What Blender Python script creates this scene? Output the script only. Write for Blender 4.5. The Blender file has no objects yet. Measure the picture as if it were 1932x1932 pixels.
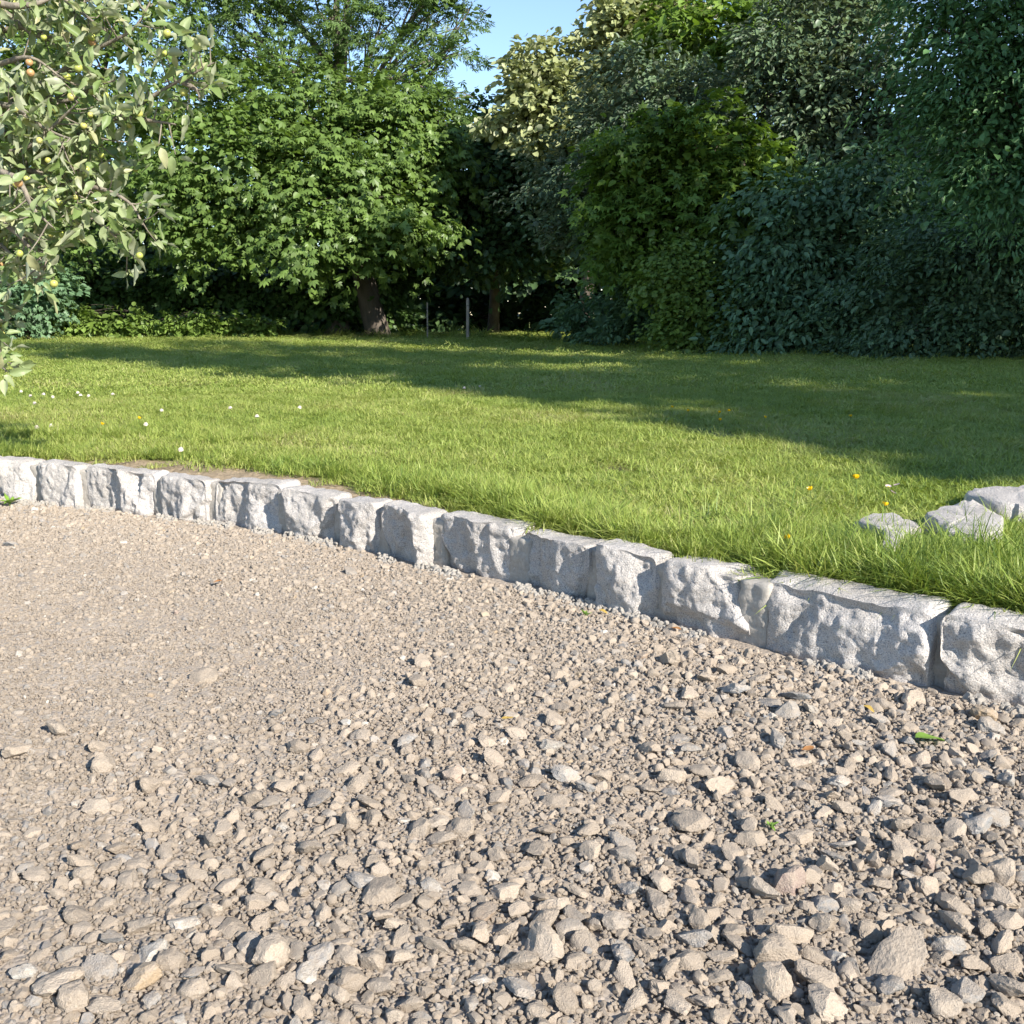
import bpy, math
import numpy as np
from mathutils import Vector, Matrix, noise, Euler

R = math.radians
rng = np.random.default_rng(11)
scene = bpy.context.scene
COL = scene.collection

# ------------------------------------------------------------------ camera
PITCH = R(11.0); CAM_H = 0.80; FPX = 1937.0; HALF = 966.0     # pixels of a 1932 px wide photograph
cam_d = bpy.data.cameras.new('camera')
cam_d.sensor_width = 36.0
cam_d.lens = 18.0 * FPX / HALF
cam_d.clip_start = 0.05; cam_d.clip_end = 1500
cam = bpy.data.objects.new('camera', cam_d); COL.objects.link(cam)
cam.location = (0, 0, CAM_H); cam.rotation_euler = (R(90) - PITCH, 0, 0)
scene.camera = cam

# ------------------------------------------------------------------ sky, sun, exposure
SUN_EL = R(30.0)
SUN_AZ = math.atan2(0.66, -0.75)            # direction to the sun on the ground: right of and behind the camera
to_sun = Vector((math.sin(SUN_AZ) * math.cos(SUN_EL), math.cos(SUN_AZ) * math.cos(SUN_EL), math.sin(SUN_EL)))
world = bpy.data.worlds.new('World'); scene.world = world; world.use_nodes = True
wn = world.node_tree; wn.nodes.clear()
sky = wn.nodes.new('ShaderNodeTexSky'); sky.sky_type = 'NISHITA'; sky.sun_disc = False
sky.sun_elevation = SUN_EL; sky.sun_rotation = SUN_AZ
sky.air_density = 0.9; sky.dust_density = 0.0; sky.ozone_density = 2.0
bg = wn.nodes.new('ShaderNodeBackground'); bg.inputs[1].default_value = 0.12
wo = wn.nodes.new('ShaderNodeOutputWorld')
wn.links.new(sky.outputs[0], bg.inputs[0]); wn.links.new(bg.outputs[0], wo.inputs[0])
sun_d = bpy.data.lights.new('sun', 'SUN'); sun_d.energy = 4.9; sun_d.angle = R(0.55); sun_d.color = (1.0, 0.94, 0.85)
sun = bpy.data.objects.new('sun', sun_d); COL.objects.link(sun)
sun.rotation_euler = (-to_sun).to_track_quat('-Z', 'Y').to_euler()
vs = scene.view_settings
scene.display_settings.display_device = 'sRGB'
vs.view_transform = 'Standard'; vs.look = 'None'; vs.exposure = 1.08; vs.gamma = 1.0; vs.use_curve_mapping = False
cy = scene.cycles
cy.max_bounces = 5; cy.diffuse_bounces = 3; cy.glossy_bounces = 2; cy.transmission_bounces = 4; cy.transparent_max_bounces = 4
cy.sample_clamp_indirect = 8.0

# ------------------------------------------------------------------ helpers
CAM = np.array([0, 0, CAM_H])
_up = np.array([0, math.sin(PITCH), math.cos(PITCH)]); _fw = np.array([0, math.cos(PITCH), -math.sin(PITCH)])
def ray(px, py): return np.array([1.0, 0, 0]) * (px - HALF) / FPX - _up * (py - HALF) / FPX + _fw
def at_y(px, py, Y):                      # the point of that ray at distance Y along the ground
    d = ray(px, py); return CAM + d * (Y / d[1])
def at_z(px, py, z):                      # the point of that ray on a level surface
    d = ray(px, py); return CAM + d * ((z - CAM_H) / d[2])
def in_view(P, m=1.08):
    v = P - CAM; dz = v @ _fw
    return (dz > 0.3) & (np.abs(v[:, 0]) < m * 0.4987 * dz) & (np.abs(v @ _up) < m * 0.4987 * dz)

def tag(o, label=None, cat=None, group=None, kind=None):
    if label: o['label'] = label
    if cat: o['category'] = cat
    if group: o['group'] = group
    if kind: o['kind'] = kind
    return o
def link(name, data, parent=None, loc=None, rot=None, scale=None):
    o = bpy.data.objects.new(name, data); COL.objects.link(o)
    if parent is not None: o.parent = parent
    if loc is not None: o.location = loc
    if rot is not None: o.rotation_euler = rot
    if scale is not None: o.scale = scale
    return o
def mesh(name, V, F, mat=None, smooth=True, attrs=None, face_mat=None):
    """V (n,3) array; F (m,k) array of equal sided faces, or a list of such arrays."""
    me = bpy.data.meshes.new(name)
    V = np.asarray(V, np.float32); FS = F if isinstance(F, list) else [F]
    FS = [np.asarray(f, np.int32) for f in FS if len(f)]
    me.vertices.add(len(V)); me.vertices.foreach_set('co', V.ravel())
    nl = sum(f.size for f in FS); npoly = sum(len(f) for f in FS)
    me.loops.add(nl); me.loops.foreach_set('vertex_index', np.concatenate([f.ravel() for f in FS]))
    me.polygons.add(npoly)
    tot = np.concatenate([np.full(len(f), f.shape[1], np.int32) for f in FS])
    st = np.concatenate([[0], np.cumsum(tot)[:-1]]).astype(np.int32)
    me.polygons.foreach_set('loop_start', st)
    me.polygons.foreach_set('use_smooth', np.full(npoly, smooth, bool))
    if attrs:
        for k, (dom, val) in attrs.items():
            a = me.attributes.new(k, 'FLOAT', dom); a.data.foreach_set('value', np.asarray(val, np.float32))
    me.update(calc_edges=True); me.validate()
    mats = mat if isinstance(mat, (list, tuple)) else [mat]
    for m in mats:
        if m: me.materials.append(m)
    if face_mat is not None: me.polygons.foreach_set('material_index', np.asarray(face_mat, np.int32))
    return me
def join(parts):
    """parts: list of (V, F) with the same face size."""
    Vs, Fs, n = [], [], 0
    for V, F in parts:
        Vs.append(V); Fs.append(np.asarray(F) + n); n += len(V)
    return np.concatenate(Vs), np.concatenate(Fs)
def tube(pts, rad, sides=6):
    pts = np.asarray(pts, float); n = len(pts)
    rad = np.broadcast_to(np.asarray(rad, float), (n,))
    T = np.gradient(pts, axis=0); T /= np.linalg.norm(T, axis=1)[:, None] + 1e-9
    ref = np.array([0.31, 0.12, 0.94]) if abs(T[:, 2]).mean() < 0.8 else np.array([1, 0.1, 0.0])
    A = np.cross(T, ref); A /= np.linalg.norm(A, axis=1)[:, None] + 1e-9
    B = np.cross(T, A)
    th = np.linspace(0, 2 * math.pi, sides, endpoint=False)
    V = pts[:, None] + rad[:, None, None] * (A[:, None] * np.cos(th)[None, :, None] + B[:, None] * np.sin(th)[None, :, None])
    i = np.arange(n - 1)[:, None] * sides; j = np.arange(sides)[None]; k = (j + 1) % sides
    F = np.stack([i + j, i + k, i + sides + k, i + sides + j], -1).reshape(-1, 4)
    return V.reshape(-1, 3), F
def smooth_path(pts, n=12):
    pts = np.asarray(pts, float); m = len(pts)
    if m < 3:
        t = np.linspace(0, 1, n)[:, None]; return pts[0] * (1 - t) + pts[-1] * t
    P = np.concatenate([[2 * pts[0] - pts[1]], pts, [2 * pts[-1] - pts[-2]]])
    out = []
    for u in np.linspace(0, m - 1 - 1e-6, n):
        i = int(u); t = u - i; a, b, c, d = P[i:i + 4]
        out.append(0.5 * (2 * b + (c - a) * t + (2 * a - 5 * b + 4 * c - d) * t * t + (3 * b - a - 3 * c + d) * t ** 3))
    return np.array(out)
def nz(p): return noise.noise(Vector(p))

# ------------------------------------------------------------------ materials
def new_mat(name):
    m = bpy.data.materials.new(name); m.use_nodes = True
    nt = m.node_tree; nt.nodes.clear()
    out = nt.nodes.new('ShaderNodeOutputMaterial')
    return m, nt, nt.nodes.new, nt.links.new, out
def ramp(N, stops, interp='LINEAR'):
    r = N('ShaderNodeValToRGB'); r.color_ramp.interpolation = interp
    e = r.color_ramp.elements
    while len(e) < len(stops): e.new(0.5)
    for x, (p, c) in zip(e, stops): x.position = p; x.color = (*c, 1)
    return r
def mixc(N, L, a, b, fac, mode='MIX'):
    m = N('ShaderNodeMix'); m.data_type = 'RGBA'; m.blend_type = mode
    for sock, v in ((m.inputs[0], fac), (m.inputs[6], a), (m.inputs[7], b)):
        if hasattr(v, 'is_linked'): L(v, sock)
        elif isinstance(v, tuple): sock.default_value = (*v, 1)
        else: sock.default_value = v
    return m.outputs[2]
def noise_tex(N, L, scale, detail=4, rough=0.55, coord=None):
    n = N('ShaderNodeTexNoise'); n.inputs['Scale'].default_value = scale
    n.inputs['Detail'].default_value = detail; n.inputs['Roughness'].default_value = rough
    if coord is not None: L(coord, n.inputs['Vector'])
    return n
def leaf_mat(name, stops, trans=0.35, tcol=(1.15, 1.2, 0.55), rough=0.45, spec=0.4, back=None):
    m, nt, N, L, out = new_mat(name)
    a = N('ShaderNodeAttribute'); a.attribute_name = 'rnd'
    r = ramp(N, stops); L(a.outputs['Fac'], r.inputs[0])
    col = r.outputs[0]
    if back is not None:
        g = N('ShaderNodeNewGeometry'); col = mixc(N, L, col, back, g.outputs['Backfacing'])
    p = N('ShaderNodeBsdfPrincipled'); L(col, p.inputs['Base Color'])
    p.inputs['Roughness'].default_value = rough; p.inputs['Specular IOR Level'].default_value = spec
    t = N('ShaderNodeBsdfTranslucent')
    L(mixc(N, L, col, tcol, 1.0, 'MULTIPLY'), t.inputs[0])
    mx = N('ShaderNodeMixShader'); mx.inputs[0].default_value = trans
    L(p.outputs[0], mx.inputs[1]); L(t.outputs[0], mx.inputs[2]); L(mx.outputs[0], out.inputs[0])
    return m
def greens(c, v=0.35, yel=0.25):
    c = np.array(c)
    d = tuple(np.clip(c * (1 - v), 0, 1)); l = tuple(np.clip(c * (1 + v) + np.array([yel * 0.06, yel * 0.05, 0]), 0, 1))
    return [(0.0, d), (0.5, tuple(c)), (1.0, l)]
def bark_mat(name, a, b, scale=6):
    m, nt, N, L, out = new_mat(name)
    tc = N('ShaderNodeTexCoord'); mp = N('ShaderNodeMapping'); mp.inputs['Scale'].default_value = (1, 1, 0.22)
    L(tc.outputs['Object'], mp.inputs[0])
    n = noise_tex(N, L, scale, 6, 0.65, mp.outputs[0])
    r = ramp(N, [(0.3, a), (0.7, b)]); L(n.outputs[0], r.inputs[0])
    p = N('ShaderNodeBsdfPrincipled'); L(r.outputs[0], p.inputs['Base Color']); p.inputs['Roughness'].default_value = 0.9
    bu = N('ShaderNodeBump'); bu.inputs['Strength'].default_value = 0.7; bu.inputs['Distance'].default_value = 0.02
    L(n.outputs[0], bu.inputs['Height']); L(bu.outputs[0], p.inputs['Normal']); L(p.outputs[0], out.inputs[0])
    return m
def plain(name, c, rough=0.6, trans=0.0):
    return leaf_mat(name, [(0, c), (1, c)], trans, (1, 1, 1), rough)

def stone_mat(name, attr_type):
    """dusty crushed stone; the tint attribute picks the kind of rock."""
    m, nt, N, L, out = new_mat(name)
    if attr_type == 'INSTANCER':
        a = N('ShaderNodeAttribute'); a.attribute_type = 'INSTANCER'; a.attribute_name = 'tint'; fac = a.outputs['Fac']
        b = N('ShaderNodeAttribute'); b.attribute_type = 'INSTANCER'; b.attribute_name = 'bright'; br = b.outputs['Fac']
    else:
        a = N('ShaderNodeAttribute'); a.attribute_type = 'OBJECT'; a.attribute_name = 'tint'; fac = a.outputs['Fac']
        b = N('ShaderNodeAttribute'); b.attribute_type = 'OBJECT'; b.attribute_name = 'bright'; br = b.outputs['Fac']
    r = ramp(N, [(0.0, (0.35, 0.288, 0.226)), (0.40, (0.395, 0.328, 0.258)), (0.62, (0.365, 0.31, 0.252)),
                 (0.70, (0.30, 0.285, 0.265)), (0.80, (0.235, 0.242, 0.25)), (0.88, (0.33, 0.32, 0.305)), (0.93, (0.46, 0.42, 0.37)),
                 (0.965, (0.66, 0.63, 0.57)), (0.985, (0.44, 0.33, 0.20)), (1.0, (0.33, 0.25, 0.215))], 'CONSTANT' if False else 'LINEAR')
    L(fac, r.inputs[0])
    tc = N('ShaderNodeTexCoord')
    n1 = noise_tex(N, L, 2.2, 6, 0.65, tc.outputs['Object'])
    n2 = noise_tex(N, L, 11.0, 4, 0.6, tc.outputs['Object'])
    g = N('ShaderNodeNewGeometry'); sx = N('ShaderNodeSeparateXYZ'); L(g.outputs['Normal'], sx.inputs[0])
    dust = N('ShaderNodeMath'); dust.operation = 'MULTIPLY_ADD'; L(sx.outputs[2], dust.inputs[0])
    dust.inputs[1].default_value = 0.22; L(n1.outputs[0], dust.inputs[2])
    dr = ramp(N, [(0.40, (0, 0, 0)), (0.74, (0.75, 0.75, 0.75))]); L(dust.outputs[0], dr.inputs[0])
    col = mixc(N, L, r.outputs[0], (0.395, 0.328, 0.258), dr.outputs[0])
    sp = ramp(N, [(0.3, (0.78, 0.78, 0.78)), (0.7, (1.16, 1.16, 1.16))]); L(n2.outputs[0], sp.inputs[0])
    col = mixc(N, L, col, sp.outputs[0], 1.0, 'MULTIPLY')
    cb = N('ShaderNodeCombineColor')
    for i in range(3): L(br, cb.inputs[i])
    col = mixc(N, L, col, cb.outputs[0], 1.0, 'MULTIPLY')
    p = N('ShaderNodeBsdfPrincipled'); L(col, p.inputs['Base Color']); p.inputs['Roughness'].default_value = 0.92
    p.inputs['Specular IOR Level'].default_value = 0.2
    bu = N('ShaderNodeBump'); bu.inputs['Strength'].default_value = 0.8; bu.inputs['Distance'].default_value = 0.004
    L(n2.outputs[0], bu.inputs['Height']); L(bu.outputs[0], p.inputs['Normal']); L(p.outputs[0], out.inputs[0])
    return m
def gravel_ground_mat():
    m, nt, N, L, out = new_mat('gravel_dust')
    tc = N('ShaderNodeTexCoord')
    n1 = noise_tex(N, L, 1.6, 5, 0.6, tc.outputs['Object'])
    n2 = noise_tex(N, L, 70, 5, 0.7, tc.outputs['Object'])
    v = N('ShaderNodeTexVoronoi'); v.inputs['Scale'].default_value = 130; L(tc.outputs['Object'], v.inputs['Vector'])
    r = ramp(N, [(0.3, (0.315, 0.262, 0.210)), (0.55, (0.365, 0.308, 0.250)), (0.75, (0.40, 0.34, 0.278))]); L(n1.outputs[0], r.inputs[0])
    s = ramp(N, [(0.3, (0.72, 0.72, 0.72)), (0.7, (1.2, 1.2, 1.2))]); L(n2.outputs[0], s.inputs[0])
    col = mixc(N, L, r.outputs[0], s.outputs[0], 1.0, 'MULTIPLY')
    p = N('ShaderNodeBsdfPrincipled'); L(col, p.inputs['Base Color']); p.inputs['Roughness'].default_value = 0.95
    p.inputs['Specular IOR Level'].default_value = 0.15
    b1 = N('ShaderNodeBump'); b1.inputs['Strength'].default_value = 0.6; b1.inputs['Distance'].default_value = 0.004
    L(v.outputs['Distance'], b1.inputs['Height']); b1.invert = True
    b2 = N('ShaderNodeBump'); b2.inputs['Strength'].default_value = 0.5; b2.inputs['Distance'].default_value = 0.004
    L(n2.outputs[0], b2.inputs['Height']); L(b1.outputs[0], b2.inputs['Normal'])
    L(b2.outputs[0], p.inputs['Normal']); L(p.outputs[0], out.inputs[0])
    return m
def granite_mat(name='granite', base=(0.62, 0.588, 0.555), dark=(0.20, 0.20, 0.205)):
    m, nt, N, L, out = new_mat(name)
    tc = N('ShaderNodeTexCoord'); C = tc.outputs['Object']
    n1 = noise_tex(N, L, 380, 3, 0.65, C); n2 = noise_tex(N, L, 230, 3, 0.65, C); n4 = noise_tex(N, L, 80, 5, 0.75, C); n3 = noise_tex(N, L, 5, 4, 0.6, C)
    r1 = ramp(N, [(0.33, dark), (0.45, tuple(0.82 * x for x in base)), (0.62, base), (0.75, (0.80, 0.78, 0.755))]); L(n1.outputs[0], r1.inputs[0])
    r2 = ramp(N, [(0.34, (0.6, 0.6, 0.62)), (0.46, (1, 1, 1)), (0.7, (1.02, 0.97, 0.93))]); L(n2.outputs[0], r2.inputs[0])
    r3 = ramp(N, [(0.3, (0.82, 0.80, 0.77)), (0.65, (1.05, 1.04, 1.03))]); L(n3.outputs[0], r3.inputs[0])
    col = mixc(N, L, r1.outputs[0], r2.outputs[0], 1.0, 'MULTIPLY')
    col = mixc(N, L, col, r3.outputs[0], 1.0, 'MULTIPLY')
    p = N('ShaderNodeBsdfPrincipled'); L(col, p.inputs['Base Color']); p.inputs['Roughness'].default_value = 0.8
    p.inputs['Specular IOR Level'].default_value = 0.3
    b0 = N('ShaderNodeBump'); b0.inputs['Strength'].default_value = 0.75; b0.inputs['Distance'].default_value = 0.014
    L(n4.outputs[0], b0.inputs['Height'])
    b = N('ShaderNodeBump'); b.inputs['Strength'].default_value = 0.5; b.inputs['Distance'].default_value = 0.004
    L(n2.outputs[0], b.inputs['Height']); L(b0.outputs[0], b.inputs['Normal']); L(b.outputs[0], p.inputs['Normal']); L(p.outputs[0], out.inputs[0])
    return m
def mortar_mat():
    m, nt, N, L, out = new_mat('mortar')
    tc = N('ShaderNodeTexCoord'); n = noise_tex(N, L, 90, 5, 0.7, tc.outputs['Object']); n2 = noise_tex(N, L, 9, 3, 0.5, tc.outputs['Object'])
    r = ramp(N, [(0.3, (0.30, 0.272, 0.235)), (0.7, (0.43, 0.395, 0.35))]); L(n.outputs[0], r.inputs[0])
    r2 = ramp(N, [(0.35, (0.85, 0.85, 0.85)), (0.65, (1.08, 1.07, 1.05))]); L(n2.outputs[0], r2.inputs[0])
    p = N('ShaderNodeBsdfPrincipled'); L(mixc(N, L, r.outputs[0], r2.outputs[0], 1.0, 'MULTIPLY'), p.inputs['Base Color'])
    p.inputs['Roughness'].default_value = 0.95
    b = N('ShaderNodeBump'); b.inputs['Strength'].default_value = 0.6; b.inputs['Distance'].default_value = 0.004
    L(n.outputs[0], b.inputs['Height']); L(b.outputs[0], p.inputs['Normal']); L(p.outputs[0], out.inputs[0])
    return m
def lawn_mat():
    m, nt, N, L, out = new_mat('lawn_ground')
    tc = N('ShaderNodeTexCoord')
    n1 = noise_tex(N, L, 0.5, 4, 0.6, tc.outputs['Object']); n2 = noise_tex(N, L, 45, 4, 0.7, tc.outputs['Object'])
    r = ramp(N, [(0.3, (0.11, 0.13, 0.034)), (0.7, (0.16, 0.175, 0.052))]); L(n1.outputs[0], r.inputs[0])
    s = ramp(N, [(0.3, (0.55, 0.55, 0.5)), (0.7, (1.3, 1.25, 1.2))]); L(n2.outputs[0], s.inputs[0])
    a = N('ShaderNodeAttribute'); a.attribute_name = 'soil'
    col = mixc(N, L, r.outputs[0], (0.34, 0.27, 0.19), a.outputs['Fac'])
    col = mixc(N, L, col, s.outputs[0], 1.0, 'MULTIPLY')
    p = N('ShaderNodeBsdfPrincipled'); L(col, p.inputs['Base Color']); p.inputs['Roughness'].default_value = 1.0
    p.inputs['Specular IOR Level'].default_value = 0.1
    b = N('ShaderNodeBump'); b.inputs['Strength'].default_value = 0.8; b.inputs['Distance'].default_value = 0.015
    L(n2.outputs[0], b.inputs['Height']); L(b.outputs[0], p.inputs['Normal']); L(p.outputs[0], out.inputs[0])
    return m

M_STONE_I = stone_mat('dusty_stone_scatter', 'INSTANCER')
M_STONE_O = stone_mat('dusty_stone', 'OBJECT')
M_GRAVEL = gravel_ground_mat(); M_GRANITE = granite_mat(); M_MORTAR = mortar_mat(); M_LAWN = lawn_mat()
M_BARK = bark_mat('bark_brown', (0.05, 0.038, 0.028), (0.13, 0.105, 0.082))
M_BARK_GREY = bark_mat('bark_grey', (0.12, 0.10, 0.08), (0.26, 0.22, 0.18), 14)
M_WOOD = bark_mat('weathered_wood', (0.20, 0.17, 0.13), (0.36, 0.31, 0.25), 20)

# ------------------------------------------------------------------ the kerb line (from the photographed foot of the kerb)
foot = np.array([(-40, 9.5 - 3.4), (-7.0, 5.95), (-3.4, 4.83), (-2.21, 4.37), (-1.82, 4.20), (-1.44, 4.02), (-1.20, 3.89), (-0.87, 3.68), (-0.62, 3.49),
                 (-0.28, 3.20), (-0.01, 2.95), (0.21, 2.74), (0.36, 2.57), (0.55, 2.38), (0.90, 2.08), (1.04, 1.96), (1.6, 1.50), (3.2, 0.2), (40, -28)])
def kerb_y(x): return np.interp(x, foot[:, 0], foot[:, 1])
LAWN_Z = 0.150
def fbm(x, y, s, seed=0.0):
    return np.array([noise.fractal(Vector((a * s + seed, b * s - seed, seed)), 1.0, 2.0, 3) for a, b in zip(np.ravel(x), np.ravel(y))]).reshape(np.shape(x))

# ------------------------------------------------------------------ gravel yard
def axis(lo, hi, step, far):
    fine = np.arange(lo, hi + step / 2, step); g = []; v = step
    s = 0.0
    while s < far: v *= 1.25; s += v; g.append(s)
    g = np.array(g); return np.concatenate([lo - g[::-1], fine, hi + g])
gx = axis(-2.7, 2.0, 0.017, 60)
gt = np.concatenate([np.arange(0, 3.9, 0.016), 3.9 + np.cumsum(0.016 * 1.25 ** np.arange(1, 31))])
GX, GT = np.meshgrid(gx, gt, indexing='ij'); GY = kerb_y(GX) + 0.125 - GT
core = (GX > -3.2) & (GX < 2.2) & (GY > 0.2)
GZ = np.zeros_like(GX)
def gravel_z(x, y):
    low = 0.012 * fbm(x, y, 1.1, 3.1) + 0.008 * fbm(x, y, 4.0, 7.7)
    return low
cx, cyy = GX[core], GY[core]
GZ[core] = gravel_z(cx, cyy) + 0.003 * fbm(cx, cyy, 20, 1.3) + 0.005 * fbm(cx, cyy, 60, 5.0)
n0, n1 = GX.shape
ii = np.arange(n0 - 1)[:, None] * n1 + np.arange(n1 - 1)[None]
GF = np.stack([ii, ii + 1, ii + n1 + 1, ii + n1], -1).reshape(-1, 4)[:, ::-1]
gravel = link('gravel_yard', mesh('gravel_yard', np.stack([GX, GY, GZ], -1).reshape(-1, 3), GF, M_GRAVEL))
tag(gravel, 'dusty beige crushed gravel yard below the granite kerb', None, None, 'structure')

def rock_mesh(name, seed, sub, mat, flat=0.75, planes=11, rough=0.05):
    r = np.random.default_rng(seed)
    import bmesh
    bm = bmesh.new(); bmesh.ops.create_icosphere(bm, subdivisions=sub, radius=1.0)
    me = bpy.data.meshes.new(name); bm.to_mesh(me); bm.free()
    V = np.empty(len(me.vertices) * 3, np.float32); me.vertices.foreach_get('co', V); V = V.reshape(-1, 3).astype(float)
    for _ in range(planes):
        n = r.normal(size=3); n /= np.linalg.norm(n); d = r.uniform(0.5, 0.86)
        k = V @ n - d; V -= np.maximum(k, 0)[:, None] * n * 0.97
    V *= np.array([r.uniform(0.8, 1.3), r.uniform(0.7, 1.05), flat * r.uniform(0.7, 1.15)])
    o = r.uniform(0, 50, 3)
    for i, v in enumerate(V):
        V[i] += v * (rough * noise.fractal(Vector(v * 2.3 + o), 1.0, 2.0, 4) + rough * 0.5 * nz(v * 9 + o))
    V /= np.abs(V).max()
    me.vertices.foreach_set('co', V.astype(np.float32).ravel())
    me.polygons.foreach_set('use_smooth', np.ones(len(me.polygons), bool))
    me.update(); me.materials.append(mat)
    me.set_sharp_from_angle(angle=R(28))
    return me

def proto_collection(name, meshes):
    c = bpy.data.collections.new(name)
    for i, m in enumerate(meshes):
        c.objects.link(bpy.data.objects.new(f'{name}_{chr(97 + i)}', m))
    return c
def scatter(name, parent, coll, P, rot, scl, idx, extra):
    """one object whose points each carry an instance of one prototype."""
    n = len(P)
    me = bpy.data.meshes.new(name); me.vertices.add(n); me.vertices.foreach_set('co', np.asarray(P, np.float32).ravel())
    for k, typ, val in (('rot', 'FLOAT_VECTOR', rot), ('scl', 'FLOAT_VECTOR', scl)):
        a = me.attributes.new(k, typ, 'POINT'); a.data.foreach_set('vector', np.asarray(val, np.float32).ravel())
    a = me.attributes.new('idx', 'INT', 'POINT'); a.data.foreach_set('value', np.asarray(idx, np.int32))
    for k, val in extra.items():
        a = me.attributes.new(k, 'FLOAT', 'POINT'); a.data.foreach_set('value', np.asarray(val, np.float32))
    o = link(name, me, parent)
    ng = bpy.data.node_groups.new(name, 'GeometryNodeTree')
    ng.interface.new_socket('Geometry', in_out='INPUT', socket_type='NodeSocketGeometry')
    ng.interface.new_socket('Geometry', in_out='OUTPUT', socket_type='NodeSocketGeometry')
    N = ng.nodes.new; L = ng.links.new
    gi = N('NodeGroupInput'); go = N('NodeGroupOutput')
    ci = N('GeometryNodeCollectionInfo'); ci.inputs['Collection'].default_value = coll
    ci.inputs['Separate Children'].default_value = True; ci.inputs['Reset Children'].default_value = True
    iop = N('GeometryNodeInstanceOnPoints'); iop.inputs['Pick Instance'].default_value = True
    def na(nm, t):
        x = N('GeometryNodeInputNamedAttribute'); x.data_type = t; x.inputs['Name'].default_value = nm; return x.outputs['Attribute']
    L(gi.outputs[0], iop.inputs['Points']); L(ci.outputs[0], iop.inputs['Instance'])
    L(na('idx', 'INT'), iop.inputs['Instance Index']); L(na('scl', 'FLOAT_VECTOR'), iop.inputs['Scale'])
    e2r = N('FunctionNodeEulerToRotation'); L(na('rot', 'FLOAT_VECTOR'), e2r.inputs[0]); L(e2r.outputs[0], iop.inputs['Rotation'])
    L(iop.outputs[0], go.inputs[0])
    md = o.modifiers.new('scatter', 'NODES'); md.node_group = ng
    return o

rocks_small = [rock_mesh(f'grain_{i}', 100 + i, 2, M_STONE_I, 0.85, 8, 0.09) for i in range(10)]
rocks_mid = [rock_mesh(f'pebble_{i}', 200 + i, 3, M_STONE_I, 0.85, 10, 0.15) for i in range(18)]
rocks_big = [rock_mesh(f'stone_{i}', 300 + i, 4, M_STONE_O, 0.75, 11, 0.13) for i in range(20)]
C_SMALL = proto_collection('grain', rocks_small); C_MID = proto_collection('pebble', rocks_mid)

def looseness(x, y):
    """1 = loose clean gravel, 0 = compacted dusty surface (left middle of the yard)."""
    d = np.exp(-(((x + 1.25) / 1.05) ** 2 + ((y - 2.5) / 1.1) ** 2))
    return np.clip(1.02 - 0.95 * d + 0.25 * fbm(x, y, 1.6, 9.0), 0.25, 1)
def yard_points(n, m=1.06):
    k = int(n * 3 * 2.04)                       # same density as over the 3.85 x 3.65 m in view, carried on around it
    y = rng.uniform(0.45, 5.0, k); x = rng.uniform(-3.4, 2.9, k)
    z = np.zeros_like(x); P = np.stack([x, y, z], -1)
    ok = (in_view(P, m) | ((m > 1.0) & (np.abs(x) < 0.45 + 0.80 * y))) & (y < kerb_y(x) - 0.0)
    return P[ok]
def thin(P, rad):
    """dart throwing: keep points whose discs stay apart (cells hashed)."""
    cell = {}; keep = []; cs = rad.max() * 2
    for i, (p, r) in enumerate(zip(P, rad)):
        k = (int(p[0] // cs), int(p[1] // cs)); ok = True
        for a in (-1, 0, 1):
            for b in (-1, 0, 1):
                for j in cell.get((k[0] + a, k[1] + b), ()):
                    if (P[j][0] - p[0]) ** 2 + (P[j][1] - p[1]) ** 2 < (0.64 * (rad[j] + r)) ** 2: ok = False; break
                if not ok: break
            if not ok: break
        if ok: cell.setdefault(k, []).append(i); keep.append(i)
    return np.array(keep)
def tints(n, dusty=0.6):
    t = rng.uniform(0, 1, n) ** 1.0
    return np.where(rng.uniform(0, 1, n) < dusty, t * 0.6, t)
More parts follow.
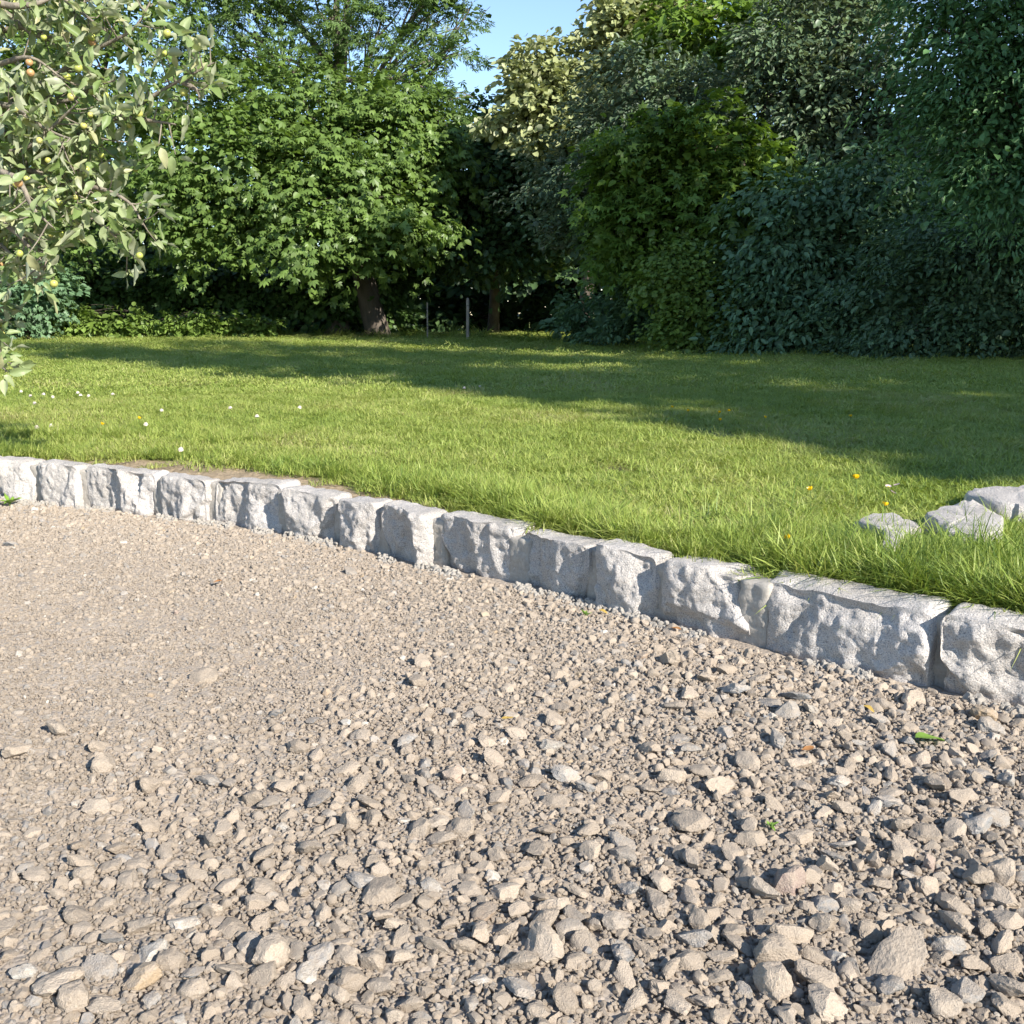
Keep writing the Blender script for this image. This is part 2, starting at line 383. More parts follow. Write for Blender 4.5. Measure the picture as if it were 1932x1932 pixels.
# --- single stones: the large ones one can pick apart
named = [(600, 1520, 82, 0.80, .55), (385, 1285, 62, 0.3, .6), (1690, 1828, 175, 0.62, .4), (1752, 1648, 48, 1.0, 1.5), (1500, 1325, 66, 0.80, .4),
         (1440, 1700, 78, 0.62, .9), (930, 1660, 42, 0.962, .9), (320, 1658, 46, 0.80, .7), (395, 1475, 64, 0.72, .5), (110, 1872, 105, 0.5, .6),
         (905, 1862, 50, 0.95, .8), (985, 1885, 92, 0.74, .6), (1325, 1675, 36, 0.79, .9), (1560, 1720, 64, 0.80, .6), (1620, 1690, 24, 0.78, .8),
         (1110, 1580, 56, 0.45, .9), (1175, 1625, 66, 0.70, .5), (1690, 1790, 62, 0.66, .7), (1795, 1575, 66, 0.6, .6), (1560, 1645, 62, 0.62, .8),
         (1835, 1830, 84, 0.5, .7), (1640, 1770, 60, 0.45, .9), (1380, 1770, 60, 0.4, .8), (820, 1500, 52, 0.66, .6), (365, 1850, 62, 0.80, .5),
         (50, 1850, 58, 0.962, .8), (90, 1800, 36, 0.8, .6), (265, 1760, 80, 0.5, .7), (200, 1715, 58, 0.45, .7), (245, 1665, 60, 0.5, .6),
         (1680, 1500, 56, 0.6, .7), (1860, 1430, 46, 0.80, .8), (1280, 1400, 42, 0.75, .6), (1560, 1400, 40, 0.74, .6), (1900, 1750, 70, 0.5, .8),
         (980, 1385, 62, 0.4, .5), (590, 1360, 42, 0.8, .4), (640, 1690, 46, 0.72, .6), (700, 1640, 44, 0.55, .7), (1300, 1825, 70, 0.5, .8),
         (1230, 1770, 54, 0.62, .8), (1090, 1830, 64, 0.45, .8), (800, 1760, 58, 0.6, .7), (720, 1870, 70, 0.5, .7), (560, 1810, 60, 0.66, .7),
         (1750, 1380, 40, 0.8, .6), (1850, 1260, 40, 0.5, .8), (20, 1030, 36, 0.8, .4), (520, 1350, 40, 0.8, .5), (660, 1080, 40, 0.7, .6)]
stones = []
for px, py, w, t, fl in named:
    p = at_z(px, py, 0.0); dep = (p - CAM) @ _fw
    stones.append((p[0], p[1], 0.5 * w * dep / FPX, t, fl))
P = yard_points(9000, 0.99)
lo = looseness(P[:, 0], P[:, 1])
P = P[rng.uniform(0, 1, len(P)) < 0.25 + 0.75 * lo]
sz = 0.0120 + 0.010 * rng.beta(1.2, 4, len(P)) * 2.2 * (1 + 0.25 * np.clip(P[:, 0] + 0.5, 0, 1))
dist = np.linalg.norm(P - CAM, axis=1)
order = np.argsort(-sz / dist)[:900]; P, sz = P[order], sz[order]
ALL = np.concatenate([np.array([(s[0], s[1], 0) for s in stones]), P]); RAD = np.concatenate([[s[2] for s in stones], sz])
keep = thin(ALL, RAD); keep = keep[:300]
taken = ALL[keep]; taken_r = RAD[keep]
tint_b = tints(len(ALL), 0.5)
tz = gravel_z(taken[:, 0], taken[:, 1])
for k, i in enumerate(keep):
    r_ = RAD[i]; fl = stones[i][4] if i < len(stones) else rng.uniform(0.55, 1.0)
    t = stones[i][3] if i < len(stones) else float(tint_b[i])
    o = link('stone', rocks_big[int(rng.integers(len(rocks_big)))], gravel,
             (taken[k, 0], taken[k, 1], tz[k] + r_ * fl * rng.uniform(0.22, 0.5)),
             (rng.normal(0, 0.28), rng.normal(0, 0.28), rng.uniform(0, 6.28)),
             (r_, r_ * rng.uniform(0.75, 1.0), r_ * fl))
    o['tint'] = float(t); o['bright'] = float(rng.uniform(0.80, 1.05))
# --- the countless rest
def fill(name, coll, nproto, n, smin, smax, skew, sink, flatmin, space, dusty, bias, m=1.06):
    P = yard_points(n, m); lo = looseness(P[:, 0], P[:, 1])
    P = P[rng.uniform(0, 1, len(P)) < bias + (1 - bias) * lo]
    s = (smin + (smax - smin) * rng.beta(1, skew, len(P))) * (1 + 0.18 * np.clip((P[:, 0] + 0.5) / 1.2, 0, 1) * np.clip((3.0 - P[:, 1]) / 1.2, 0, 1))
    s *= 0.62 + 0.38 * looseness(P[:, 0], P[:, 1])
    if space:
        o = np.argsort(-s); P, s = P[o], s[o]
        A = np.concatenate([taken, P]); Rr = np.concatenate([taken_r, s])
        k = thin(A, Rr); k = k[k >= len(taken)] - len(taken); P, s = P[k], s[k]
    lo = looseness(P[:, 0], P[:, 1])
    z = gravel_z(P[:, 0], P[:, 1])
    fl = rng.uniform(flatmin, 1.0, len(P))
    P[:, 2] = z + s * fl * (sink + (lo - 0.75) * 0.35 + rng.uniform(-0.25, 0.35, len(P)))
    rot = np.stack([rng.normal(0, 0.5, len(P)), rng.normal(0, 0.5, len(P)), rng.uniform(0, 6.28, len(P))], -1)
    scl = np.stack([s, s * rng.uniform(0.7, 1, len(P)), s * fl], -1)
    o = scatter(name, gravel, coll, P, rot, scl, rng.integers(0, nproto, len(P)),
                {'tint': tints(len(P), dusty), 'bright': rng.uniform(0.88, 1.15, len(P)) * (1.08 if not space else 1.0)})
    tag(o, kind='stuff'); return o
fill('loose_gravel', C_MID, 18, 38000, 0.0042, 0.0195, 2.7, 0.04, 0.6, True, 0.62, 0.8)
fill('gravel_chips', C_SMALL, 10, 120000, 0.0022, 0.0062, 2.0, 0.62, 0.7, False, 0.75, 1.0)

# ------------------------------------------------------------------ lawn
lx = axis(-3.4, 3.3, 0.05, 140)
lt = np.concatenate([[0.0], np.arange(0.03, 3.0, 0.05), 3.0 + np.cumsum(0.05 * 1.13 ** np.arange(1, 52))])
LX, LT = np.meshgrid(lx, lt, indexing='ij'); LY = kerb_y(LX) + 0.10 + LT
def lawn_z(x, y):
    d = y - kerb_y(x)
    return LAWN_Z - 0.02 * np.exp(-np.maximum(d - 0.12, 0) / 0.10) + 0.012 * np.sin(x * 1.7 + 0.6) * np.sin(y * 1.3) * np.clip(d / 2, 0, 1) \
        + 0.03 * np.sin(x * 0.31 + 1) * np.sin(y * 0.23) * np.clip(d / 8, 0, 1)
LZ = lawn_z(LX, LY) + np.where(LT < 4, 0.008 * np.sin(LX * 37 + 3 * np.sin(LY * 23)) * np.sin(LY * 41), 0)
LZ[:, 0] -= 0.12
SPOTS = [(*at_z(px, py, LAWN_Z)[:2], rr) for px, py, rr in ((1150, 888, 0.11), (575, 848, 0.13), (790, 846, 0.10), (1330, 825, 0.16))]   # bare scuffed spots
def spot_amt(x, y):
    k = np.zeros(np.shape(x))
    for a, b, rr in SPOTS: k = np.maximum(k, 0.95 * np.exp(-((x - a) ** 2 + ((y - b) * 0.7) ** 2) / rr ** 2))
    return k
def soil_amt(x, y):
    d = y - kerb_y(x)
    w = np.interp(x, [-2.6, -1.9, -1.5, -0.8, -0.3, 0.1, 0.6], [0.06, 0.26, 0.42, 0.36, 0.26, 0.14, 0.08])
    return np.clip((0.14 + w - d) / 0.10, 0, 1)
soil = soil_amt(LX, LY)
soil = np.maximum(soil, 0.7 * spot_amt(LX, LY))
n0, n1 = LX.shape
ii = np.arange(n0 - 1)[:, None] * n1 + np.arange(n1 - 1)[None]
LF = np.stack([ii, ii + n1, ii + n1 + 1, ii + 1], -1).reshape(-1, 4)
lawn = link('lawn', mesh('lawn', np.stack([LX, LY, LZ], -1).reshape(-1, 3), LF, M_LAWN, attrs={'soil': ('POINT', soil.ravel())}))
tag(lawn, 'mown green lawn between the granite kerb and the trees', None, None, 'structure')

def grass_mat(name, stops, trans=0.35):
    m, nt, N, L, out = new_mat(name)
    a = N('ShaderNodeAttribute'); a.attribute_name = 'rnd'
    b = N('ShaderNodeAttribute'); b.attribute_type = 'INSTANCER'; b.attribute_name = 'tint'
    r = ramp(N, stops)
    ad = N('ShaderNodeMath'); ad.operation = 'MULTIPLY_ADD'; L(a.outputs['Fac'], ad.inputs[0]); ad.inputs[1].default_value = 0.55
    L(b.outputs['Fac'], ad.inputs[2]); L(ad.outputs[0], r.inputs[0])
    p = N('ShaderNodeBsdfPrincipled'); L(r.outputs[0], p.inputs['Base Color']); p.inputs['Roughness'].default_value = 0.5
    p.inputs['Specular IOR Level'].default_value = 0.35
    t = N('ShaderNodeBsdfTranslucent'); L(mixc(N, L, r.outputs[0], (1.2, 1.15, 0.6), 1.0, 'MULTIPLY'), t.inputs[0])
    mx = N('ShaderNodeMixShader'); mx.inputs[0].default_value = trans
    L(p.outputs[0], mx.inputs[1]); L(t.outputs[0], mx.inputs[2]); L(mx.outputs[0], out.inputs[0])
    return m
M_GRASS = grass_mat('grass_blades', [(0.0, (0.09, 0.155, 0.028)), (0.3, (0.235, 0.32, 0.062)), (0.6, (0.34, 0.405, 0.095)), (0.85, (0.42, 0.44, 0.145)), (1.0, (0.46, 0.40, 0.21))])
def grass_patch(name, seed, n, rad, hmin, hmax, wid, lean, droop):
    r = np.random.default_rng(seed)
    a = r.uniform(0, 6.28, n); q = rad * np.sqrt(r.uniform(0, 1, n))
    base = np.stack([q * np.cos(a), q * np.sin(a), np.zeros(n)], -1)
    h = r.uniform(hmin, hmax, n); th = r.uniform(0, 6.28, n)
    d = np.stack([np.cos(th), np.sin(th), np.zeros(n)], -1); s = np.stack([-np.sin(th), np.cos(th), np.zeros(n)], -1)
    ln = lean * np.abs(r.normal(0.6, 0.5, n)); dr = droop * r.uniform(0.2, 1.3, n)
    V = []; ts = np.array([0.0, 0.4, 0.75, 1.0]); ws = np.array([1.0, 0.9, 0.55, 0.0])
    w = wid * r.uniform(0.7, 1.3, n)
    for t, k in zip(ts, ws):
        c = base + d * (h * (ln * t + dr * t * t))[:, None] + np.array([0, 0, 1.0]) * (h * (t - 0.45 * dr * t * t))[:, None]
        if k > 0: V += [c - s * (w * k)[:, None], c + s * (w * k)[:, None]]
        else: V += [c]
    V = np.stack(V, 1)                       # n,7,3
    q = np.array([[0, 1, 3, 2], [2, 3, 5, 4]]); t3 = np.array([[4, 5, 6]])
    off = (np.arange(n) * 7)[:, None, None]
    F4 = (off + q[None]).reshape(-1, 4); F3 = (off + t3[None]).reshape(-1, 3)
    rn = r.uniform(0, 1, n); 
    return mesh(name, V.reshape(-1, 3), [F4, F3], M_GRASS, True, {'rnd': ('FACE', np.concatenate([np.repeat(rn, 2), rn]))})
G_LAWN = [grass_patch(f'lawn_patch_{i}', 40 + i, 170, 0.11, 0.015, 0.040, 0.0015, 0.9, 0.8) for i in range(6)]
G_FAR = [grass_patch(f'far_patch_{i}', 60 + i, 170, 0.26, 0.015, 0.038, 0.0033, 1.0, 0.6) for i in range(4)]
G_LONG = [grass_patch(f'long_tuft_{i}', 80 + i, 70, 0.055, 0.05, 0.125, 0.0021, 0.55, 0.9) for i in range(6)]
C_GR = proto_collection('grassblade', G_LAWN + G_FAR + G_LONG)      # 0-5 lawn, 6-9 far, 10-15 long
gp, gi_, gs, gt_, gr = [], [], [], [], []
def add_grass(P, idx, scl, tint, tilt=0.12):
    gp.append(P); gi_.append(idx); gs.append(scl); gt_.append(tint)
    n = len(P); gr.append(np.stack([rng.normal(0, tilt, n), rng.normal(0, tilt, n), rng.uniform(0, 6.28, n)], -1))
def lawn_points(n, y0, y1, xm=0.86):
    n = int(n * 1.54); y = np.sqrt(rng.uniform(y0 * y0, y1 * y1, n)); x = rng.uniform(-xm, xm, n) * y
    return x, y
def lawn_tint(x, y): return np.clip(0.30 + 0.22 * fbm(x, y, 0.9, 2.0) + 0.14 * fbm(x, y, 4.0, 6.0) + rng.uniform(-0.06, 0.06, len(x)), 0.0, 0.6)
SLABS = [at_z(px, py, LAWN_Z) for px, py in ((1672, 1000), (1690, 1015), (1650, 985), (1820, 978), (1780, 985), (1860, 985), (1880, 935), (1950, 935))]
def near_slab(x, y, r=0.10):
    k = np.zeros(len(x), bool)
    for q in SLABS: k |= (x - q[0]) ** 2 + ((y - q[1]) * 0.8) ** 2 < r * r
    return k
# near lawn
x, y = lawn_points(10200, 0.8, 8.5); d = y - kerb_y(x)
k = (d > 0.225) & (rng.uniform(0, 1, len(x)) > 0.97 * np.maximum(soil_amt(x, y), spot_amt(x, y))); x, y = x[k], y[k]; d = d[k]
hs = np.interp(d, [0.1, 0.8, 2.0, 4], [1.25, 1.1, 0.95, 0.85]) * rng.uniform(0.8, 1.25, len(x)) * np.where(near_slab(x, y + 0.06, 0.16), 0.6, 1.0) * (1 - 0.5 * spot_amt(x, y))
add_grass(np.stack([x, y, lawn_z(x, y)], -1), rng.integers(0, 6, len(x)), np.stack([rng.uniform(.9, 1.2, len(x))] * 2 + [hs], -1), lawn_tint(x, y))
# middle and far lawn
x, y = lawn_points(5200, 8, 16); add_grass(np.stack([x, y, lawn_z(x, y)], -1), rng.integers(6, 10, len(x)), np.stack([np.ones(len(x))] * 2 + [rng.uniform(.7, 1.0, len(x))], -1), lawn_tint(x, y))
x, y = lawn_points(6500, 15, 31); add_grass(np.stack([x, y, lawn_z(x, y)], -1), rng.integers(6, 10, len(x)), np.stack([np.full(len(x), 1.5)] * 2 + [rng.uniform(.7, 1.0, len(x))], -1), lawn_tint(x, y))
# uncut strip along the kerb and the lush corner by the slabs
x = rng.uniform(-3.4, 3.1, 7800); dd = 0.225 + np.abs(rng.normal(0, 0.17, len(x))); y = kerb_y(x) + dd
k = (rng.uniform(0, 1, len(x)) > 1.1 * soil_amt(x, y)) & (rng.uniform(0, 1, len(x)) < np.interp(x, [-2.6, -1.6, -0.6, 0.2, 0.6, 1.2, 2.0], [0.12, 0.12, 0.25, 0.38, 0.25, 0.5, 0.4]))
x, y = x[k], y[k]; sc = rng.uniform(0.6, 1.15, len(x)) * np.interp(x, [-1.5, 0.0, 0.8, 1.2], [0.6, 0.8, 0.65, 0.85])
add_grass(np.stack([x, y, lawn_z(x, y)], -1), rng.integers(10, 16, len(x)), np.stack([sc, sc, sc], -1), lawn_tint(x, y) - 0.16, 0.3)
x = rng.normal(1.25, 0.26, 1500); y = kerb_y(x) + 0.24 + np.abs(rng.normal(0.1, 0.34, 1500)); sc = rng.uniform(0.45, 0.95, 1500)
k = (y < 3.3) & (x > 0.6) & ~near_slab(x, y); x, y, sc = x[k], y[k], sc[k]
add_grass(np.stack([x, y, lawn_z(x, y)], -1), rng.integers(10, 16, len(x)), np.stack([sc, sc, sc], -1), rng.uniform(-0.15, 0.2, len(x)), 0.3)
# taller clumps: in front of the kerb bend, and scattered
for px, py, n, s in ((960, 950, 60, 1.05), (900, 935, 40, 0.9), (1040, 965, 40, 0.9), (1480, 1040, 50, 1.0), (1560, 1080, 60, 1.2), (230, 830, 40, .9), (420, 840, 50, .9), (60, 830, 50, 1.0), (330, 815, 40, .8)):
    q = at_z(px, py, LAWN_Z); x = rng.normal(q[0], 0.10, n); y = np.maximum(rng.normal(q[1], 0.07, n), kerb_y(x) + 0.23); sc = 0.75 * s * rng.uniform(0.7, 1.2, n)
    add_grass(np.stack([x, y, lawn_z(x, y)], -1), rng.integers(10, 16, n), np.stack([sc * 0.9, sc * 0.9, sc], -1), rng.uniform(0.08, 0.40, n), 0.35)
# rough grass under the far trees
x, y = lawn_points(1500, 15, 33)
edge_y = np.interp(x, [-16, -12, -7, -1, 3, 8, 12], [24, 25.0, 27.5, 26.6, 18.6, 15.3, 14])
k = (np.abs(y - edge_y - 0.2) < 0.7); x, y = x[k], y[k]; sc = rng.uniform(1.5, 3.2, len(x))
add_grass(np.stack([x, y, lawn_z(x, y)], -1), rng.integers(10, 16, len(x)), np.stack([sc * 1.6, sc * 1.6, sc], -1), rng.uniform(0.0, 0.35, len(x)), 0.2)
gp, gr, gs, gi_, gt_ = map(np.concatenate, (gp, gr, gs, gi_, gt_))
k = ~((gi_ >= 10) & near_slab(gp[:, 0], gp[:, 1] + 0.03, 0.12))
grass = scatter('grass', lawn, C_GR, gp[k], gr[k], gs[k], gi_[k], {'tint': gt_[k]})
tag(grass, kind='stuff')

# ------------------------------------------------------------------ granite kerb
def rounded_block(L, D, H, rad, step, seed, rough_front, rough_top, planes):
    """closed block: x 0..L along the kerb, y 0 (front) .. D, z -0.10 .. H; front face split rough."""
    r = np.random.default_rng(seed); half = np.array([L / 2, D / 2, (H + 0.10) / 2]); cen = np.array([L / 2, D / 2, (H - 0.10) / 2])
    nn = np.maximum(2, np.round(2 * half / np.array([step, step * 1.6, step])).astype(int))
    parts = []
    for ax in range(3):
        u, v = [(1, 2), (2, 0), (0, 1)][ax]
        a = np.linspace(-1, 1, nn[u] + 1); b = np.linspace(-1, 1, nn[v] + 1); A, B = np.meshgrid(a, b, indexing='ij')
        for sgn in (-1, 1):
            p = np.zeros(A.shape + (3,)); p[..., u] = A * half[u]; p[..., v] = B * half[v]; p[..., ax] = sgn * half[ax]
            n1_ = A.shape[1]; ii = np.arange(A.shape[0] - 1)[:, None] * n1_ + np.arange(n1_ - 1)[None]
            f = np.stack([ii, ii + n1_, ii + n1_ + 1, ii + 1], -1).reshape(-1, 4)
            if sgn < 0: f = f[:, ::-1]
            parts.append((p.reshape(-1, 3), f))
    V, F = join(parts)
    q, inv = np.unique(np.round(V / 1e-5).astype(np.int64), axis=0, return_inverse=True); inv = inv.ravel()
    first = np.zeros(len(q), int); first[inv] = np.arange(len(V)); V = V[first]; F = inv[F]
    core = np.clip(V, -(half - rad), half - rad); dv = V - core; ln = np.linalg.norm(dv, axis=1)[:, None]
    N_ = np.where(ln > 1e-9, dv / np.maximum(ln, 1e-9), 0); V = core + N_ * rad
    front = np.clip(-N_[:, 1], 0, 1); top = np.clip(N_[:, 2], 0, 1)
    o = r.uniform(0, 90, 3)
    # broad split facets on the front
    W = V + cen
    for _ in range(planes):
        n = np.array([r.normal(0, 0.42), -1.0, r.normal(0.05, 0.30)]); n /= np.linalg.norm(n)
        c = np.array([r.uniform(0, L), r.uniform(0.003, 0.012), r.uniform(-0.02, H)])
        k = np.maximum((W - c) @ n, 0); W -= np.minimum(k, 0.030)[:, None] * n * (0.3 + 0.7 * np.clip(front + 0.4, 0, 1))[:, None]
    if planes:                                  # chipped end corners
        for e in (0, 1, 0, 1):
            n = np.array([(-1, 1)[e] * r.uniform(.5, .95), -r.uniform(.35, .8), r.normal(0.05, .35)]); n /= np.linalg.norm(n)
            c = np.array([(0, L)[e] + (1, -1)[e] * r.uniform(0.004, 0.028), r.uniform(0.0, 0.02), r.uniform(0.02, H)])
            k = np.maximum((W - c) @ n, 0); W -= np.minimum(k, 0.028)[:, None] * n * 0.9
    tilt = r.normal(0, 0.02)
    for i in range(len(W)):
        v = W[i] + o
        big = noise.fractal(Vector((v[0] * 9, v[1] * 9, v[2] * 4.5)), 0.9, 2.1, 4)
        rid = 1 - abs(noise.noise(Vector((v[0] * 16 + 3 * v[2], v[1] * 14, v[2] * 6))))
        fin = noise.fractal(Vector(v * 50), 0.8, 2.0, 3)
        amt = front[i] * rough_front + (1 - front[i]) * rough_top
        W[i] += N_[i] * (amt * (big * 0.9 + (rid - 0.75) * 1.1) + (0.0050 * front[i] + 0.0016) * fin)
    W[:, 2] += tilt * (W[:, 0] - L / 2)
    return W, F
# stretches of the kerb measured on the photograph along its upper front edge (pixel columns), then carried on beyond the frame
cuts = [(-420, -300), (-295, -170), (-165, -35), (-32, 52), (58, 140), (144, 285), (290, 381), (388, 518), (526, 622), (630, 698), (706, 797), (806, 955), (963, 1105), (1108, 1224), (1234, 1398), (1408, 1752), (1768, 2080), (2100, 2480)]
dense_x = np.linspace(-6, 3.2, 6000); dense_y = kerb_y(dense_x)
kz = np.convolve(np.pad(dense_y, 150, mode='edge'), np.ones(301) / 301, 'valid'); dense_y = kz
def col_of(x, y):
    v = np.stack([x, y, np.full_like(x, 0.10)], -1) - CAM; return HALF + FPX * v[:, 0] / (v @ _fw)
dcol = col_of(dense_x, dense_y)
def kerb_pt(c):
    k = np.searchsorted(dcol, c); return np.array([dense_x[min(k, 5999)], dense_y[min(k, 5999)]])
kerb = bpy.data.objects.new('granite_kerb', None); COL.objects.link(kerb); kerb.location = (*kerb_pt(966), 0)
tag(kerb, 'low kerb of rough split pale granite blocks with mortar joints between gravel and lawn', 'kerb')
k_off = Vector(kerb.location)
heights = {}
prev = None
runs = [(kerb_pt(c0), kerb_pt(c1)) for c0, c1 in cuts]
while runs[-1][1][0] < 2.9:                                 # the kerb goes on past the frame
    p = runs[-1][1]; k = int(np.searchsorted(dense_x, p[0])); t = np.array([dense_x[k], dense_y[k]]) - np.array([dense_x[k - 5], dense_y[k - 5]]); t /= np.linalg.norm(t)
    runs.append((p + t * 0.014, p + t * (0.014 + rng.uniform(0.28, 0.5))))
for i, (a, b) in enumerate(runs):
    d = b - a; L_ = float(np.linalg.norm(d)); ang = math.atan2(d[1], d[0])
    H = 0.170 + rng.uniform(-0.008, 0.010)
    D = rng.uniform(0.125, 0.15)
    W, F = rounded_block(L_, D, H, 0.020, 0.0075, 500 + i, 0.012 + 0.004 * rng.uniform(), 0.0060, 3 if L_ < 0.3 else 5)
    inset = rng.uniform(-0.012, 0.012)
    me = mesh('kerb_stone', W, F, M_GRANITE); me.set_sharp_from_angle(angle=R(50))
    nrm = np.array([-math.sin(ang), math.cos(ang)])
    link('kerb_stone', me, kerb, Vector((*(a + nrm * inset), 0)) - k_off, (0, 0, ang))
    if prev is not None:                                     # mortar in the joint before this stone
        gap = a - prev; gl = float(np.linalg.norm(gap)); ga = math.atan2(gap[1], gap[0]); g0 = prev - gap / max(gl, 1e-6) * 0.035
        W, F = rounded_block(gl + 0.07, 0.07, H - 0.020, 0.010, 0.011, 900 + i, 0.002, 0.002, 0)
        nr = np.array([-math.sin(ga), math.cos(ga)])
        link('mortar_joint', mesh('mortar_joint', W, F, M_MORTAR), kerb, Vector((*(g0 + nr * rng.uniform(0.040, 0.055)), 0)) - k_off, (0, 0, ga))
    prev = b
# haunch of mortar behind the kerb, and crumbs of it along the foot
pts = np.stack([dense_x, dense_y], -1)[300:5700:30]
n_ = np.gradient(pts, axis=0); n_ /= np.linalg.norm(n_, axis=1)[:, None]; n_ = np.stack([-n_[:, 1], n_[:, 0]], -1)
prof = [(0.105, 0.140), (0.135, 0.145), (0.175, 0.135), (0.22, 0.10)]
HV = np.array([[*(p + nn_ * o), z + 0.005 * nz((p[0] * 14, p[1] * 14, o * 40))] for p, nn_ in zip(pts, n_) for o, z in prof])
ii = np.arange(len(pts) - 1)[:, None] * 4 + np.arange(3)[None]
HF = np.stack([ii, ii + 4, ii + 5, ii + 1], -1).reshape(-1, 4)
link('mortar_haunch', mesh('mortar_haunch', HV - np.array(k_off), HF, M_MORTAR), kerb)
m_crumb = mortar_mat(); m_crumb.name = 'mortar_crumbs'
crumbs = [rock_mesh(f'crumb_{i}', 700 + i, 2, m_crumb, 0.9, 5, 0.3) for i in range(8)]
C_CR = proto_collection('crumb', crumbs)
cx_ = rng.uniform(-3.2, 2.6, 7900); cx_ = cx_[fbm(cx_, cx_ * 0, 5.0, 4.4) > -0.05]; cd = np.abs(rng.normal(0, 0.035, len(cx_))) - 0.01; cyk = kerb_y(cx_) - cd
cs_ = (0.0025 + 0.011 * rng.beta(1, 3, len(cx_))) * np.clip(1.25 - cd * 8, 0.5, 1.3)
cz_ = gravel_z(cx_, cyk) + np.clip(0.014 - cd * 0.3, 0, 1) * rng.uniform(0, 1, len(cx_))
o = scatter('mortar_crumbs', kerb, C_CR, np.stack([cx_, cyk, cz_], -1) - np.array(k_off), rng.uniform(0, 6, (len(cx_), 3)), np.stack([cs_] * 3, -1), rng.integers(0, 8, len(cx_)), {'tint': np.zeros(len(cx_))})
tag(o, kind='stuff')

# ------------------------------------------------------------------ granite slabs left in the grass
def slab(name, label, outline_px, z, thick, seed):
    W = np.array([at_z(px, py, z)[:2] for px, py in outline_px]); c = W.mean(0)
    W = W - c; r = np.random.default_rng(seed)
    # resample outline
    out = []
    for a, b in zip(W, np.roll(W, -1, 0)):
        for t in np.linspace(0, 1, 7)[:-1]: out.append(a + (b - a) * t + r.normal(0, 0.003, 2))
    out = np.array(out); n = len(out); rings = []
    for s, zz in ((1.0, -thick), (1.03, -thick * .5), (1.0, -0.012), (0.95, -0.002), (0.75, 0.002), (0.45, 0.004), (0.15, 0.003)):
        ring = np.c_[out * s, np.full(n, zz)]
        for k in range(n): ring[k] += np.array([0, 0, 0.007 * noise.fractal(Vector((*(ring[k, :2] * 22 + seed), zz)), 1, 2, 4)])
        rings.append(ring)
    V = np.concatenate(rings); m = len(rings)
    i = np.arange(m - 1)[:, None] * n; j = np.arange(n)[None]; k = (j + 1) % n
    F4 = np.stack([i + j, i + k, i + n + k, i + n + j], -1).reshape(-1, 4)
    V = np.concatenate([V, [[0, 0, 0.004]]]); t = (m - 1) * n
    F3 = np.stack([t + j[0], t + k[0], np.full(n, len(V) - 1)], -1)
    me = mesh(name, V, [F4, F3], M_GRANITE); me.set_sharp_from_angle(angle=R(40))
    return tag(link(name, me, None, (c[0], c[1], z)), label, 'stone')
slab('granite_offcut', 'flat pale granite offcut sunk in the grass, the one closest to the kerb', [(1610, 982), (1640, 968), (1690, 966), (1738, 990), (1700, 1008), (1690, 1034), (1668, 1028), (1668, 1000)], 0.225, 0.09, 1)
slab('granite_offcut', 'chunky angular granite offcut lying between the two flatter offcuts', [(1745, 965), (1800, 948), (1838, 940), (1895, 975), (1893, 1000), (1840, 1010), (1790, 1000), (1775, 990)], 0.225, 0.085, 2)
slab('granite_offcut', 'broad smooth granite slab farthest from the kerb in the grass', [(1815, 928), (1850, 919), (1930, 915), (2010, 917), (2030, 940), (1950, 952), (1880, 946)], 0.225, 0.08, 3)

# ------------------------------------------------------------------ flowers
M_YEL = plain('buttercup_yellow', (0.80, 0.50, 0.01), 0.25, 0.2); M_WHITE = plain('clover_white', (0.70, 0.62, 0.56), 0.6, 0.2)
M_STEM = plain('flower_stem', (0.10, 0.17, 0.035), 0.5, 0.2); M_PINK = plain('daisy_petals', (0.75, 0.55, 0.60), 0.6, 0.2); M_EYE = plain('daisy_eye', (0.65, 0.45, 0.05), 0.8)
def petal(n, ln, wd, cup, base_r):
    parts = []
    for k in range(n):
        a = 2 * math.pi * k / n; ca, sa = math.cos(a), math.sin(a); P = []
        for t, w in ((0.0, .25), (.35, .8), (.7, 1.0), (1.0, .6)):
            for s in (-1, 0, 1):
                r_ = base_r + ln * t * math.cos(cup * (0.4 + .6 * t)); z = ln * t * math.sin(cup * (0.4 + .6 * t)) + 0.12 * ln * abs(s) * t
                P.append((r_ * ca - s * wd * w * sa, r_ * sa + s * wd * w * ca, z))
        F = [[3 * i + j, 3 * i + j + 1, 3 * i + j + 4, 3 * i + j + 3] for i in range(3) for j in range(2)]
        parts.append((np.array(P), np.array(F)))
    return join(parts)
def dome(r_, h_, seg=8, rings=4):
    V = []; 
    for i in range(rings):
        t = i / rings * math.pi / 2
        for j in range(seg): V.append((r_ * math.cos(t) * math.cos(6.283 * j / seg), r_ * math.cos(t) * math.sin(6.283 * j / seg), h_ * math.sin(t)))
    i = np.arange(rings - 1)[:, None] * seg; j = np.arange(seg)[None]; k = (j + 1) % seg
    F = np.stack([i + j, i + k, i + seg + k, i + seg + j], -1).reshape(-1, 4)
    return np.array(V), F
me_stem = mesh('stem', *tube([(0, 0, 0), (0.004, 0, .4), (0.002, 0.003, .75), (0, 0, 1)], [0.0012, 0.001, 0.001, 0.0009], 5), M_STEM)
me_bcup = mesh('blossom', *petal(5, 0.0125, 0.0062, 1.0, 0.001), M_YEL)
me_dais = mesh('petals', *petal(14, 0.008, 0.0016, 0.35, 0.003), M_PINK); me_eye = mesh('eye', *dome(0.0035, 0.002), M_EYE)
cl = [dome(0.009, 0.011, 10, 5)]
